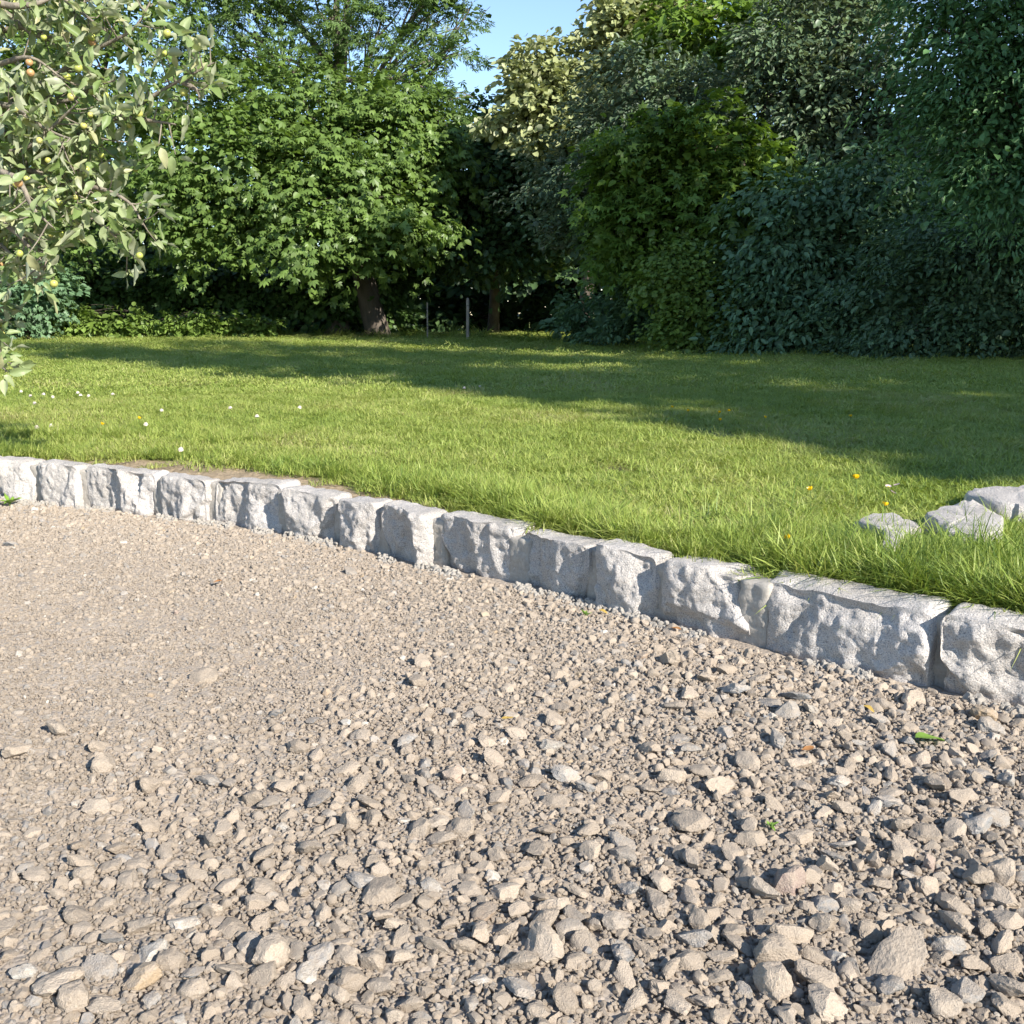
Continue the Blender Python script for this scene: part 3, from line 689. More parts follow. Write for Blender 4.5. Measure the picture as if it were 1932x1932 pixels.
for k in range(40):
    a, b = rng.uniform(0, 6.28), rng.uniform(0, 1.4); q = np.array([math.cos(a) * math.cos(b) * .009, math.sin(a) * math.cos(b) * .009, math.sin(b) * .011]); v, f = tube([q * .8, q * 1.12, q * 1.35], [.0014, .0016, .0004], 4); cl.append((v, f))
me_clov = mesh('flower_head', *join(cl), M_WHITE)
def flower(kind, px, py, z_top, label, cat, group, s=1.0):
    p = at_z(px, py, z_top); base = np.array([p[0], p[1], float(lawn_z(np.array([p[0]]), np.array([p[1]]))[0])])
    e = bpy.data.objects.new(kind, None); COL.objects.link(e); e.location = base; e.rotation_euler = (0, 0, rng.uniform(0, 6.28)); tag(e, label, cat, group)
    hgt = z_top - base[2]
    link('stem', me_stem, e, (0, 0, 0), None, (s, s, hgt))
    t = (rng.uniform(-.5, .5), rng.uniform(-.5, .5), 0)
    if kind == 'buttercup': link('blossom', me_bcup, e, (0, 0, hgt), t, (s, s, s))
    elif kind == 'daisy':
        link('petals', me_dais, e, (0, 0, hgt), t, (s, s, s)); link('eye', me_eye, e, (0, 0, hgt), t, (s, s, s))
    else: link('flower_head', me_clov, e, (0, 0, hgt), t, (s, s, s))
for px, py, z, s, lab in ((1615, 903, 0.27, 1.15, 'largest yellow buttercup, standing beside the pink daisies'), (1529, 925, 0.25, 1.0, 'yellow buttercup standing alone in open grass between the kerb and the daisies'),
                          (1670, 954, 0.26, 0.9, 'yellow buttercup directly behind the flat granite offcut'), (1488, 1016, 0.22, 0.9, 'yellow buttercup low in the long grass close behind the kerb')):
    flower('buttercup', px, py, z, lab, 'buttercup', None, s)
for px, py in ((192, 801), (262, 790)): flower('buttercup', px, py, 0.23, 'small yellow buttercup among the white clover', 'buttercup', 'buttercups among the clover')
for px, py in ((1268, 769), (1298, 776), (1357, 779), (1358, 793), (1375, 776), (1443, 788), (1605, 786)): flower('buttercup', px, py, 0.22, 'small yellow buttercup at the edge of the tree shade on the lawn', 'buttercup', 'buttercups at the edge of the shade')
for px, py in ((40, 740), (58, 748), (82, 745), (100, 750), (97, 805), (70, 808), (147, 742), (152, 747), (168, 748), (213, 745), (305, 776), (275, 802), (66, 762), (342, 850), (565, 770), (485, 787), (435, 771), (876, 733), (905, 730)):
    flower('clover', px, py, 0.205, 'white clover flower on the sunny lawn', 'clover', 'white clover flowers on the lawn', 1.15)
for px, py in ((1676, 918), (1692, 915), (1685, 929)): flower('daisy', px, py, 0.235, 'pink white daisy beside the largest buttercup', 'daisy', 'daisies beside the largest buttercup')

# ------------------------------------------------------------------ trees
def leaf_ovate(w=0.5, fold=0.18):
    V = np.array([(0, 0, 0), (-w * .42, .28, fold * .8), (-w * .38, .66, fold * .6), (0, 1, -0.12), (w * .38, .66, fold * .6), (w * .42, .28, fold * .8)])
    return V, np.array([[0, 3, 2, 1], [0, 5, 4, 3]])
def leaf_palmate(n=5, wid=0.20, spread=1.35, droop=0.35):
    V, F = [], []
    for k in range(n):
        a = np.linspace(-spread, spread, n)[k]; l = 1.0 - 0.28 * abs(a) / spread
        d = np.array([math.sin(a), math.cos(a)]); s = np.array([d[1], -d[0]])
        b = len(V); V += [(0, 0, 0), (*(d * l * .62 - s * wid * l), .03 - droop * .3), (*(d * l), -droop * l), (*(d * l * .62 + s * wid * l), .03 - droop * .3)]
        F.append([b, b + 3, b + 2, b + 1])
    return np.array(V), np.array(F)
def leaf_maple():
    V, F = [(0, 0, 0)], []; A = [-1.9, -0.95, 0, 0.95, 1.9]; Ls = [.55, .85, 1.0, .85, .55]; b = 1
    for a, l in zip(A, Ls):
        d = lambda q, r_: (math.sin(q) * r_, math.cos(q) * r_)
        V += [(*d(a - .42, .46), 0.04), (*d(a, l), -.14), (*d(a + .42, .46), 0.04)]; F.append([0, b + 2, b + 1, b]); b += 3
    return np.array(V), np.array(F)
LEAF = {'ovate': leaf_ovate(), 'broad': leaf_ovate(0.85, .12), 'narrow': leaf_ovate(0.34, .1), 'palm': leaf_palmate(), 'maple': leaf_maple(), 'ash': leaf_palmate(5, .13, 1.5, .2)}
def unit(v): return v / (np.linalg.norm(v, axis=-1, keepdims=True) + 1e-9)
def leaves(pos, axis_, nrm, size, kind, r):
    T, F = LEAF[kind]; a = unit(axis_); x = unit(np.cross(a, nrm)); n = np.cross(x, a)
    V = pos[:, None] + size[:, None, None] * (T[None, :, 0, None] * x[:, None] + T[None, :, 1, None] * a[:, None] + T[None, :, 2, None] * n[:, None])
    k = len(T); Fs = F[None] + (np.arange(len(pos)) * k)[:, None, None]
    rn = np.repeat(r, len(F)); return V.reshape(-1, 3), Fs.reshape(-1, F.shape[1]), rn
def crown_mesh(name, lobes, kind, size, n, mat, seed, spray=0.45, per=26, droop=0.35, up=0.7, thru=0.12, back_keep=0.45, layered=0.0, clump=None, rag=0.6):
    """lobes: list of (centre, radii). Leaves sit in drooping sprays on the skin of every lobe, some inside."""
    r = np.random.default_rng(seed)
    area = np.array([(a[0] * a[1] + a[0] * a[2] + a[1] * a[2]) for _, a in lobes]); cnt = np.maximum(1, (n / per * area / area.sum())).astype(int)
    pos, axs, nrms, szs, rn = [], [], [], [], []
    for (c, rad), m in zip(lobes, cnt):
        c = np.asarray(c, float); rad = np.asarray(rad, float)
        d = unit(r.normal(size=(m, 3)))
        keep = (d[:, 1] < 0.35) | (r.uniform(0, 1, m) < back_keep)
        if clump is not None: keep &= np.array([nz(v * 2.1 + c * 1.7) for v in d]) > clump
        d = d[keep]; m = len(d)
        if not m: continue
        f = np.where(r.uniform(0, 1, m) < thru, r.uniform(0.3, 0.8, m), r.uniform(0.78, 1.0, m) + rag * np.abs(r.normal(0, 0.12, m)))
        bump = 1 + (0.14 + 0.16 * rag) * np.array([nz(v * 2.6 + c) for v in d])
        p = c + d * rad * (f * bump)[:, None]
        if layered: p[:, 2] = np.round(p[:, 2] / layered) * layered + r.normal(0, layered * .16, m)
        out = unit(d / rad)
        out_h = unit(out * np.array([1, 1, 0.25]) + r.normal(0, .25, (m, 3)))
        side = unit(np.cross(out_h, [0, 0, 1]) + 1e-6)
        tone = r.uniform(-0.22, 0.22, m)
        q = per
        u = r.uniform(-1, 1, (m, q)); w = r.uniform(-0.6, 1.0, (m, q)); sp = spray * r.uniform(0.6, 1.3, m)[:, None]
        uu = u * sp * (1 - 0.45 * np.maximum(w, 0)); ww = w * sp
        P_ = p[:, None] + side[:, None] * uu[..., None] + out_h[:, None] * ww[..., None]
        P_[..., 2] += -droop * (np.maximum(ww, 0) ** 2 + 0.5 * uu ** 2) / spray + r.normal(0, 0.16 * spray, (m, q))
        ax = unit(out_h[:, None] * 0.9 + side[:, None] * (u * .9)[..., None] + np.array([0, 0, -droop]) + r.normal(0, .35, (m, q, 3)))
        nr = unit(np.array([0, 0, up]) + out[:, None] * 0.55 + r.normal(0, .38, (m, q, 3)))
        pos.append(P_.reshape(-1, 3)); axs.append(ax.reshape(-1, 3)); nrms.append(nr.reshape(-1, 3))
        szs.append(size * r.uniform(0.65, 1.25, m * q)); rn.append(np.clip(0.5 + np.repeat(tone, q) + r.normal(0, .2, m * q), 0, 1))
    V, F, a = leaves(np.concatenate(pos), np.concatenate(axs), np.concatenate(nrms), np.concatenate(szs), kind, np.concatenate(rn))
    return V, F, a
def limb_mesh(base, fork, lobes, tr, seed, twigs=5):
    r = np.random.default_rng(seed); parts = []
    base = np.asarray(base, float); fork = np.asarray(fork, float)
    for c, rad in lobes:
        c = np.asarray(c, float); rad = np.asarray(rad, float); v = c - fork; ln = np.linalg.norm(v)
        st = base + (fork - base) * r.uniform(0.55, 1.0); mid = st + (c - st) * 0.5 + np.array([0, 0, 0.10 * ln]) + r.normal(0, .06 * ln, 3)
        pts = smooth_path([st, mid, c], 9); r0 = tr * 0.42 * min(1, 0.4 + rad.mean() * .35)
        parts.append(tube(pts, np.linspace(r0, r0 * 0.3, 9), 6))
        for _ in range(twigs):
            d = unit(r.normal(size=3)); d[2] = abs(d[2]) * .8 - .15; e = c + d * rad * r.uniform(.75, 1.0); s = pts[r.integers(3, 9)]
            m_ = (s + e) / 2 + r.normal(0, .08, 3) * rad.mean() + np.array([0, 0, .08])
            parts.append(tube(smooth_path([s, m_, e], 6), np.linspace(r0 * .32, .006, 6), 5))
    return join(parts)
def tree(name, label, base, tr, lobes, leaf, size, n, mat, seed, bark=None, group=None, cat='tree', fork=None, twigs=5, fillf=0.5, **kw):
    base = np.asarray(base, float)
    e = bpy.data.objects.new(name, None); COL.objects.link(e); e.location = base; tag(e, label, cat, group)
    r = np.random.default_rng(seed + 5000)
    cen = np.mean([np.asarray(c) for c, _ in lobes], 0)
    if fork is None: fork = base + np.array([(cen[0] - base[0]) * .35, (cen[1] - base[1]) * .35, max(0.5, (cen[2] - base[2]) * .75)])
    fork = np.asarray(fork, float)
    mid = (base + fork) / 2 + r.normal(0, tr * .5, 3) * np.array([1, 1, 0])
    pts = smooth_path([base - np.array([0, 0, .15]), base + np.array([0, 0, .12]), mid, fork], 14)
    rad = np.interp(np.linspace(0, 1, 14), [0, .08, .2, 1], [tr * 1.7, tr * 1.3, tr, tr * .55])
    V, F = tube(pts, rad, 12)
    V = V + np.array([0.06 * tr * nz(v * 6) for v in V])[:, None] * unit(V - pts.mean(0))
    o = base
    bk = bark or M_BARK
    link('trunk', mesh('trunk', V - o, F, bk), e)
    V, F = limb_mesh(base, fork, lobes, tr, seed + 900, twigs); link('limbs', mesh('limbs', V - o, F, bk), e)
    V, F, a = crown_mesh(name + '_crown', lobes, leaf, size, n, mat, seed, **{'clump': -0.10, **kw})
    inner = [(c, np.asarray(q) * 0.72) for c, q in lobes]
    V2, F2, a2 = crown_mesh(name + '_inner', inner, 'broad', max(size, .0065 * abs(base[1])), int(n * fillf), mat, seed + 77, spray=kw.get('spray', .45) * 1.2, per=16, thru=.5)
    F = np.concatenate([F, F2 + len(V)]); V = np.concatenate([V, V2]); a = np.concatenate([a, a2])
    cr = link('crown', mesh('crown', V - o, F, mat, True, {'rnd': ('FACE', a)}), e); tag(cr, kind='stuff')
    return e
def lob(px, py, Y, rpx, rpy, ry=None):
    c = at_y(px, py, Y); k = Y / FPX; rx, rz = rpx * k, rpy * k
    return (c, np.array([rx, ry or 0.8 * (rx + rz) / 2, rz]))
def gpt(px, Y):                              # a point of the lawn in that pixel column at that distance
    p = at_y(px, 600, Y); return np.array([p[0], Y, LAWN_Z - 0.02])

ML = lambda nm, c, **k: leaf_mat(nm, greens(c), **k)
M_CHEST = ML('chestnut_leaves', (0.130, 0.205, 0.050)); M_MAPLE = ML('maple_leaves', (0.130, 0.205, 0.052)); M_ASH = ML('ash_leaves', (0.115, 0.190, 0.058))
M_SYC = ML('sycamore_leaves', (0.125, 0.205, 0.034)); M_SILV = leaf_mat('whitebeam_leaves', greens((0.31, 0.34, 0.16), .3), 0.25, back=(0.37, 0.39, 0.23))
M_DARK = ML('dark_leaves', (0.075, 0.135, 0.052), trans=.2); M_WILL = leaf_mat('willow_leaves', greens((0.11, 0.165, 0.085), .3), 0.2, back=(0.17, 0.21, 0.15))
M_ELDER = ML('elder_leaves', (0.125, 0.215, 0.110), trans=.25); M_LIME = ML('hazel_leaves', (0.17, 0.25, 0.055)); M_CONIF = ML('conifer_needles', (0.095, 0.195, 0.070), trans=.2)
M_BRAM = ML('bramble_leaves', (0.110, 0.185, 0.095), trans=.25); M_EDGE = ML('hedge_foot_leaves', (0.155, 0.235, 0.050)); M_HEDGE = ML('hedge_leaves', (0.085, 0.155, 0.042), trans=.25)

# -- the wooded left side
tree('maple_tree', 'bright green maple behind the apple boughs, its skirt of leaves reaching down to the hedge', gpt(170, 29), .22,
     [lob(150, 60, 26.0, 190, 130), lob(250, 160, 25.5, 170, 120), lob(80, 210, 26.0, 150, 130), lob(190, 310, 25.0, 170, 110), lob(60, 360, 25.5, 140, 110), lob(300, 400, 24.5, 120, 70), lob(120, 440, 25.0, 130, 70), lob(250, -90, 27.0, 230, 150), lob(20, -60, 27.0, 200, 160), lob(-150, 120, 26.0, 180, 220), lob(-150, 350, 26.0, 150, 140)],
     'maple', .14, 19000, M_MAPLE, 1, spray=.55, droop=.45)
tree('horse_chestnut_tree', 'big horse chestnut with drooping palmate leaves over a thick dark trunk', gpt(712, 27.6), .36,
     [lob(430, 300, 24.9, 150, 110), lob(560, 350, 24.7, 160, 100), lob(690, 380, 24.9, 120, 95), lob(420, 420, 24.6, 120, 70), lob(600, 440, 24.4, 130, 70), lob(720, 440, 24.7, 75, 45), lob(480, 210, 25.9, 140, 90), lob(620, 240, 25.9, 150, 100), lob(760, 270, 26.4, 120, 100), lob(800, 310, 26.4, 80, 70), lob(795, 425, 25.6, 60, 42), lob(745, 470, 25.8, 50, 28), lob(740, 190, 27, 90, 60)],
     'palm', .165, 20500, M_CHEST, 2, spray=.6, droop=.55, layered=0.0, fork=at_y(690, 330, 27.2))
tree('ash_tree', 'tall airy ash with pale limbs showing between its leaves, rising above the horse chestnut', gpt(640, 29), .30,
     [lob(480, 60, 28, 120, 80), lob(600, 20, 28, 110, 80), lob(720, 40, 28, 120, 75), lob(830, 40, 28, 80, 50), lob(790, 120, 27.5, 95, 55), lob(520, 140, 27.5, 110, 60), lob(640, -90, 28, 240, 110), lob(865, 100, 27.5, 40, 30), lob(885, 20, 28, 45, 30), lob(780, 210, 27, 80, 50), lob(840, 190, 27, 60, 45), lob(850, 250, 27, 55, 40), lob(430, -40, 28, 140, 100), lob(670, -260, 28.5, 230, 140), lob(860, -70, 28, 90, 70), lob(380, 80, 28, 80, 90)],
     'ash', .17, 16000, M_ASH, 3, bark=M_BARK_GREY, spray=.5, twigs=8, fork=at_y(640, 120, 28.5), thru=.25, fillf=.12, clump=-.3)
# -- the shaded middle
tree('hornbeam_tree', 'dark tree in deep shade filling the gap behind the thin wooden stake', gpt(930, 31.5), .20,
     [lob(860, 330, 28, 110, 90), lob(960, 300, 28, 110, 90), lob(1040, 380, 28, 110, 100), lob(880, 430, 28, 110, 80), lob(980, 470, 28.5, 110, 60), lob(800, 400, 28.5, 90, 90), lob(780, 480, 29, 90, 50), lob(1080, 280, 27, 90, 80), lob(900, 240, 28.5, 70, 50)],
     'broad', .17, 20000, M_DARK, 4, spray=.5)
tree('whitebeam_tree', 'pale silvery leaved tree catching the sun beside the gap of sky', gpt(1100, 25.5), .20,
     [lob(1010, 145, 24.5, 48, 62), lob(1080, 135, 24.5, 60, 60), lob(1170, 90, 24.5, 65, 80), lob(1020, 210, 24.1, 70, 60), lob(1110, 210, 24.1, 80, 65), lob(1195, 0, 24.5, 65, 65), lob(1250, -90, 25.0, 100, 110), lob(965, 235, 24.5, 40, 30)],
     'broad', .17, 15000, M_SILV, 5, clump=-0.2, rag=0.7, spray=.42, droop=.25, up=.5)
# -- the tall right side
tree('sycamore_tree', 'tall sycamore with broad yellow green leaves lit at its top, above the dark willow', gpt(1390, 29.3), .26,
     [lob(1330, 60, 22.6, 90, 75), lob(1410, 85, 22.2, 80, 65), lob(1270, 25, 23.2, 60, 60), lob(1380, -80, 28.5, 150, 110), lob(1540, -60, 28.0, 130, 120), lob(1300, 130, 28.0, 90, 60)],
     'maple', .18, 10500, M_SYC, 6, spray=.55, droop=.4)
tree('willow_tree', 'dense dark grey green willow with small leaves between the whitebeam and the sycamore', gpt(1240, 21.5), .20,
     [lob(1210, 180, 20.5, 95, 85), lob(1290, 200, 20, 90, 80), lob(1180, 270, 20.5, 90, 80), lob(1250, 300, 20, 110, 80), lob(1080, 350, 21.5, 90, 90), lob(1120, 440, 21.5, 80, 70)],
     'ovate', .13, 19000, M_WILL, 7, clump=0.0, rag=1.15, fillf=.38, spray=.4)
tree('goat_willow_tree', 'grey leaved goat willow with pale leaf undersides, its top reaching the light', gpt(1570, 20), .18,
     [lob(1480, 110, 19, 90, 80), lob(1560, 60, 19, 95, 90), lob(1640, 130, 18.5, 90, 90), lob(1540, 190, 18.6, 100, 75), lob(1430, 190, 19, 80, 60), lob(1600, -50, 19.5, 120, 90), lob(1680, 230, 18.5, 80, 80), lob(1590, 280, 18.4, 90, 60)],
     'ovate', .13, 19000, M_WILL, 8, clump=0.0, rag=1.15, fillf=.38, spray=.4, bark=M_BARK_GREY)
tree('field_maple_tree', 'shaded maple with lobed leaves hanging in front of the willow', gpt(1300, 19.5), .18,
     [lob(1230, 320, 18.6, 100, 70), lob(1330, 300, 18.3, 100, 80), lob(1200, 410, 18.6, 90, 70), lob(1300, 400, 18.2, 110, 70), lob(1400, 380, 18, 90, 80), lob(1200, 490, 19, 80, 60)],
     'maple', .145, 12000, M_SYC, 9, clump=0.0, rag=1.15, fillf=.38, spray=.5, droop=.5)
tree('elder_bush', 'sprawling blue green elder with drooping sprays, left of the dark conifer', gpt(1530, 17.8), .10,
     [lob(1480, 470, 16.8, 110, 70), lob(1580, 420, 16.6, 110, 80), lob(1640, 500, 16.4, 80, 70), lob(1510, 360, 17, 90, 60), lob(1560, 560, 16.4, 120, 70), lob(1440, 560, 16.8, 90, 80), lob(1650, 350, 16.6, 80, 70), lob(1520, 620, 16.2, 150, 45)],
     'ovate', .13, 18000, M_ELDER, 10, clump=0.0, rag=1.15, fillf=.38, spray=.45, droop=.6, cat='bush')
tree('hazel_bush', 'yellow green rounded bush standing at the lawn edge in front of the shaded maple', gpt(1310, 17.6), .08,
     [lob(1280, 520, 17.2, 65, 70), lob(1330, 580, 17, 75, 65), lob(1300, 630, 17, 75, 30), lob(1390, 620, 16.9, 60, 40)],
     'broad', .085, 10000, M_LIME, 11, spray=.3, cat='bush')
tree('small_bush', 'small pale leaved bush at the lawn edge between the wooden stake and the hazel', gpt(1095, 22), .05,
     [lob(1095, 590, 21.5, 42, 50), lob(1120, 625, 21.3, 50, 22), lob(1170, 610, 20.5, 60, 45), lob(1210, 560, 20, 50, 70)], 'ovate', .11, 6000, M_ELDER, 12, clump=0.0, rag=1.15, fillf=.38, spray=.3, cat='bush')
tree('conifer_tree', 'dark green conifer with feathery sweeping boughs overhanging the lawn', gpt(2120, 14.2), .24,
     [lob(1830, 80, 13, 130, 110), lob(1900, 180, 12.8, 130, 110), lob(1790, 200, 13.2, 90, 80), lob(1860, 300, 12.8, 110, 70), lob(1950, 60, 13, 140, 150), lob(1930, 350, 12.6, 110, 90), lob(1780, 20, 13.5, 90, 80), lob(2060, 200, 13, 150, 200), lob(1900, -120, 13.5, 200, 130)],
     'narrow', .095, 34000, M_CONIF, 13, clump=0.0, rag=1.15, fillf=.38, spray=.42, droop=.7, up=.5)
tree('bramble_thicket', 'tangled dark bramble thicket sloping to the lawn under the conifer', gpt(1800, 15.4), .05,
     [lob(1720, 560, 15, 110, 80), lob(1820, 500, 14.6, 110, 90), lob(1910, 450, 14.2, 100, 100), lob(1780, 630, 14.6, 140, 40), lob(1900, 600, 14.2, 120, 70), lob(1660, 640, 15.2, 100, 30), lob(2020, 550, 14, 120, 120), lob(1740, 440, 15.2, 80, 60)],
     'ovate', .095, 20000, M_BRAM, 14, clump=0.0, rag=1.15, fillf=.38, spray=.35, droop=.5, cat='bush')
# -- left hedge, its leafy foot and a shrub
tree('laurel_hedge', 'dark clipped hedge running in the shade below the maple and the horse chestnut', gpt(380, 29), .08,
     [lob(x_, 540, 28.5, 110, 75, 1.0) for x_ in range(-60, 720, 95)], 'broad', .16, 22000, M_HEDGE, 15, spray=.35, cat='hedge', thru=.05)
tree('blue_shrub', 'bluish green shrub under the tips of the apple boughs', gpt(50, 24), .06,
     [lob(40, 560, 23.5, 70, 55), lob(0, 600, 23.3, 70, 40), lob(90, 545, 24, 50, 40)], 'palm', .11, 2800, M_ELDER, 16, spray=.35, cat='shrub')
tree('nettle_bank', 'low sunlit bank of nettles and brambles along the foot of the hedge', gpt(300, 25.6), .03,
     [lob(60, 618, 24.8, 60, 22), lob(150, 612, 25, 55, 28), lob(240, 612, 25.2, 60, 24), lob(330, 616, 25.4, 60, 22), lob(410, 610, 25.6, 45, 28), lob(480, 614, 25.8, 50, 22), lob(130, 596, 25.2, 25, 24), lob(390, 600, 25.5, 25, 24)],
     'ovate', .10, 6500, M_EDGE, 17, spray=.25, cat='undergrowth')
# -- wood behind, dark between the crowns
k = 0
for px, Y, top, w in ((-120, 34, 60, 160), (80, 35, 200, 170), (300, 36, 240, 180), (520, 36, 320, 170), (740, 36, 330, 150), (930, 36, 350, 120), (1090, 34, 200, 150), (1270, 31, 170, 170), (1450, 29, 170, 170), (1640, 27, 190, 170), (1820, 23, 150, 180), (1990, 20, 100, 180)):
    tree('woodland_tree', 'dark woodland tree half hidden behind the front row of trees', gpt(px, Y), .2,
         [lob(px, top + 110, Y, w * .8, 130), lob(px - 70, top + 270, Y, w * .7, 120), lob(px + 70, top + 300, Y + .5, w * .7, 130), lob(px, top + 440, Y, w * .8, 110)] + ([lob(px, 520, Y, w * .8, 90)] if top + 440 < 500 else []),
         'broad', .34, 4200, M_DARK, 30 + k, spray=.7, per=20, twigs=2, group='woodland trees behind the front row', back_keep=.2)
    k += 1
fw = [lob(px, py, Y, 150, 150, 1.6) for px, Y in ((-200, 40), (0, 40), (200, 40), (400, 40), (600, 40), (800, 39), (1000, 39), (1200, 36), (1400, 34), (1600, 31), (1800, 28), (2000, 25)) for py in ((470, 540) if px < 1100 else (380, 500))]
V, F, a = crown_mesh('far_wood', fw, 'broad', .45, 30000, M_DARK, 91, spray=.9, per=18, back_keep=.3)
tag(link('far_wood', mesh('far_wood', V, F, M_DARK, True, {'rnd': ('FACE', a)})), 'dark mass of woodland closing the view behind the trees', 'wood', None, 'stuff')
# -- tall trees to the right of the photographer, whose shade lies across the lawn
def tall(x, y, h, r_, seed):
    b = np.array([x, y, LAWN_Z]); ls = []
    rr = np.random.default_rng(seed)
    for t in np.linspace(0.22, 1.0, 7):
        wdt = r_ * (1.05 - 0.75 * max(0, t - .35) / .65)
        for q in range(2):
            a = rr.uniform(0, 6.28); ls.append((b + np.array([math.cos(a) * wdt * .45, math.sin(a) * wdt * .45, h * t - 1.0]), np.array([wdt * .75, wdt * .75, h * .10])))
    return tree('roadside_tree', 'tall tree beside the yard whose shade crosses the lawn', b, .3, ls, 'broad', .40, 6500, M_MAPLE, seed, spray=.8, per=20, twigs=2, group='tall trees beside the yard', back_keep=1.0, fork=b + np.array([0, 0, h * .6]))
for j, (x_, y_, h_, r_) in enumerate(((12.3, -4.5, 18.5, 1.7), (14.6, -2.1, 18, 2.3), (17.2, 0.4, 19.5, 2.7), (19.8, 2.8, 17, 2.8), (22.4, 5.4, 17, 2.8))): tall(x_, y_, h_, r_, 60 + j)

# ------------------------------------------------------------------ stakes under the trees
def stake(px, Y, top_py, w, label):
    b = gpt(px, Y); t = at_y(px + 1, top_py, Y); h_ = t[2] - b[2]
    e = bpy.data.objects.new('wooden_stake', None); COL.objects.link(e); e.location = b; tag(e, label, 'stake')
    V, F = tube([(0, 0, -.1), (0.004, 0, h_ * .5), (0.008, 0, h_ - .03), (0.008, 0, h_)], [w, w, w, w * .5], 8); link('shaft', mesh('shaft', V, F, M_WOOD), e)
    a = np.linspace(0, 6.283, 9); V, F = tube(np.c_[np.cos(a) * w * 1.12, np.sin(a) * w * 1.12, np.full(9, h_ * .82)], .006, 5); link('tie', mesh('tie', V, F, M_BARK), e)
stake(882, 25.2, 562, .038, 'pale upright wooden stake at the lawn edge in front of the dark gap')
stake(806, 25.6, 570, .018, 'thin brown stake nearer the thick chestnut trunk')

# ------------------------------------------------------------------ apple tree
M_APLEAF = leaf_mat('apple_leaves', [(0, (0.16, 0.23, 0.07)), (.5, (0.25, 0.31, 0.14)), (.85, (0.34, 0.385, 0.215)), (1, (0.42, 0.40, 0.22))], 0.3, (1.05, 1.2, .45), back=(0.36, 0.385, 0.26))
M_APPLE = leaf_mat('apple_skin', [(0, (0.36, 0.40, 0.09)), (.7, (0.46, 0.44, 0.13)), (1, (0.48, 0.28, 0.13))], 0.05, rough=.35)
M_APBARK = bark_mat('apple_bark', (0.13, 0.11, 0.085), (0.30, 0.26, 0.20), 30)
ab = np.array([-3.75, 5.55, LAWN_Z]); hub = np.array([-3.45, 5.2, 1.15])
apple = bpy.data.objects.new('apple_tree', None); COL.objects.link(apple); apple.location = ab
tag(apple, 'apple tree with pale leaves and small green apples reaching over the yard', 'tree')
V, F = tube(smooth_path([ab - np.array([0, 0, .15]), ab + np.array([.02, -.02, .3]), ab + np.array([.12, -.12, .7]), hub], 12), np.linspace(.105, .07, 12), 12); link('trunk', mesh('trunk', V - ab, F, M_APBARK), apple)
br = [[(-250, 420, 4.6), (-60, 370, 4.3), (80, 290, 4.1), (230, 215, 3.9), (340, 150, 3.8), (405, 118, 3.75)],
      [(-250, 300, 4.6), (-40, 230, 4.3), (60, 170, 4.1), (165, 105, 4.0), (250, 60, 3.9), (285, 5, 3.9)],
      [(-200, 150, 4.5), (0, 60, 4.2), (100, 50, 4.1), (180, -10, 4.0)], [(-200, 420, 4.5), (-20, 380, 4.2), (90, 340, 4.0), (180, 350, 3.9), (245, 385, 3.85), (270, 425, 3.8)],
      [(-200, 450, 4.4), (-30, 420, 4.1), (40, 440, 4.0), (85, 490, 3.9), (60, 540, 3.9)], [(-180, 540, 4.3), (-60, 520, 4.1), (-20, 560, 4.0), (-5, 620, 4.0), (5, 690, 4.0)],
      [(-200, 210, 4.1), (0, 200, 3.85), (80, 240, 3.75), (135, 262, 3.7)], [(-150, -30, 4.3), (50, -30, 4.1), (150, 20, 4.0), (205, 60, 3.95)], [(-200, 330, 4.0), (0, 320, 3.75), (60, 390, 3.65), (100, 430, 3.6)],
      [(-60, 370, 4.2), (60, 350, 4.0), (140, 390, 3.9), (215, 440, 3.85), (255, 490, 3.82)], [(80, 290, 4.1), (150, 320, 4.0), (215, 300, 3.95)], [(230, 215, 3.9), (285, 230, 3.85), (330, 235, 3.82)],
      [(-200, 90, 4.2), (-20, 120, 4.0), (60, 110, 3.9), (120, 150, 3.85)], [(-200, 260, 4.3), (-30, 290, 4.0), (40, 280, 3.9), (110, 230, 3.85), (150, 190, 3.8)], [(-150, 0, 3.9), (20, 10, 3.8), (90, 0, 3.8), (130, -40, 3.8)],
      [(-200, 480, 4.2), (-60, 450, 4.0), (10, 470, 3.9), (30, 520, 3.88)], [(60, 170, 4.1), (120, 190, 4.0), (180, 165, 3.95), (215, 150, 3.9)], [(340, 150, 3.8), (370, 170, 3.8), (375, 190, 3.8)], [(-150, 610, 4.2), (-60, 600, 4.0), (-25, 640, 3.95)], [(-200, 360, 4.3), (-40, 340, 4.1), (50, 320, 4.0), (130, 350, 3.95), (190, 400, 3.9)],
      [(-200, 60, 4.4), (-20, 20, 4.2), (70, 70, 4.1), (150, 60, 4.05)], [(-200, 170, 4.2), (-30, 160, 4.05), (30, 200, 4.0), (70, 230, 3.95)], [(-200, 400, 4.0), (-50, 400, 3.85), (20, 430, 3.8), (60, 480, 3.8), (75, 520, 3.8)], [(-200, 250, 4.5), (-20, 260, 4.3), (70, 240, 4.2), (150, 240, 4.15), (190, 270, 4.1)]]
lp, la, lnn = [], [], []; ap = []
parts = []
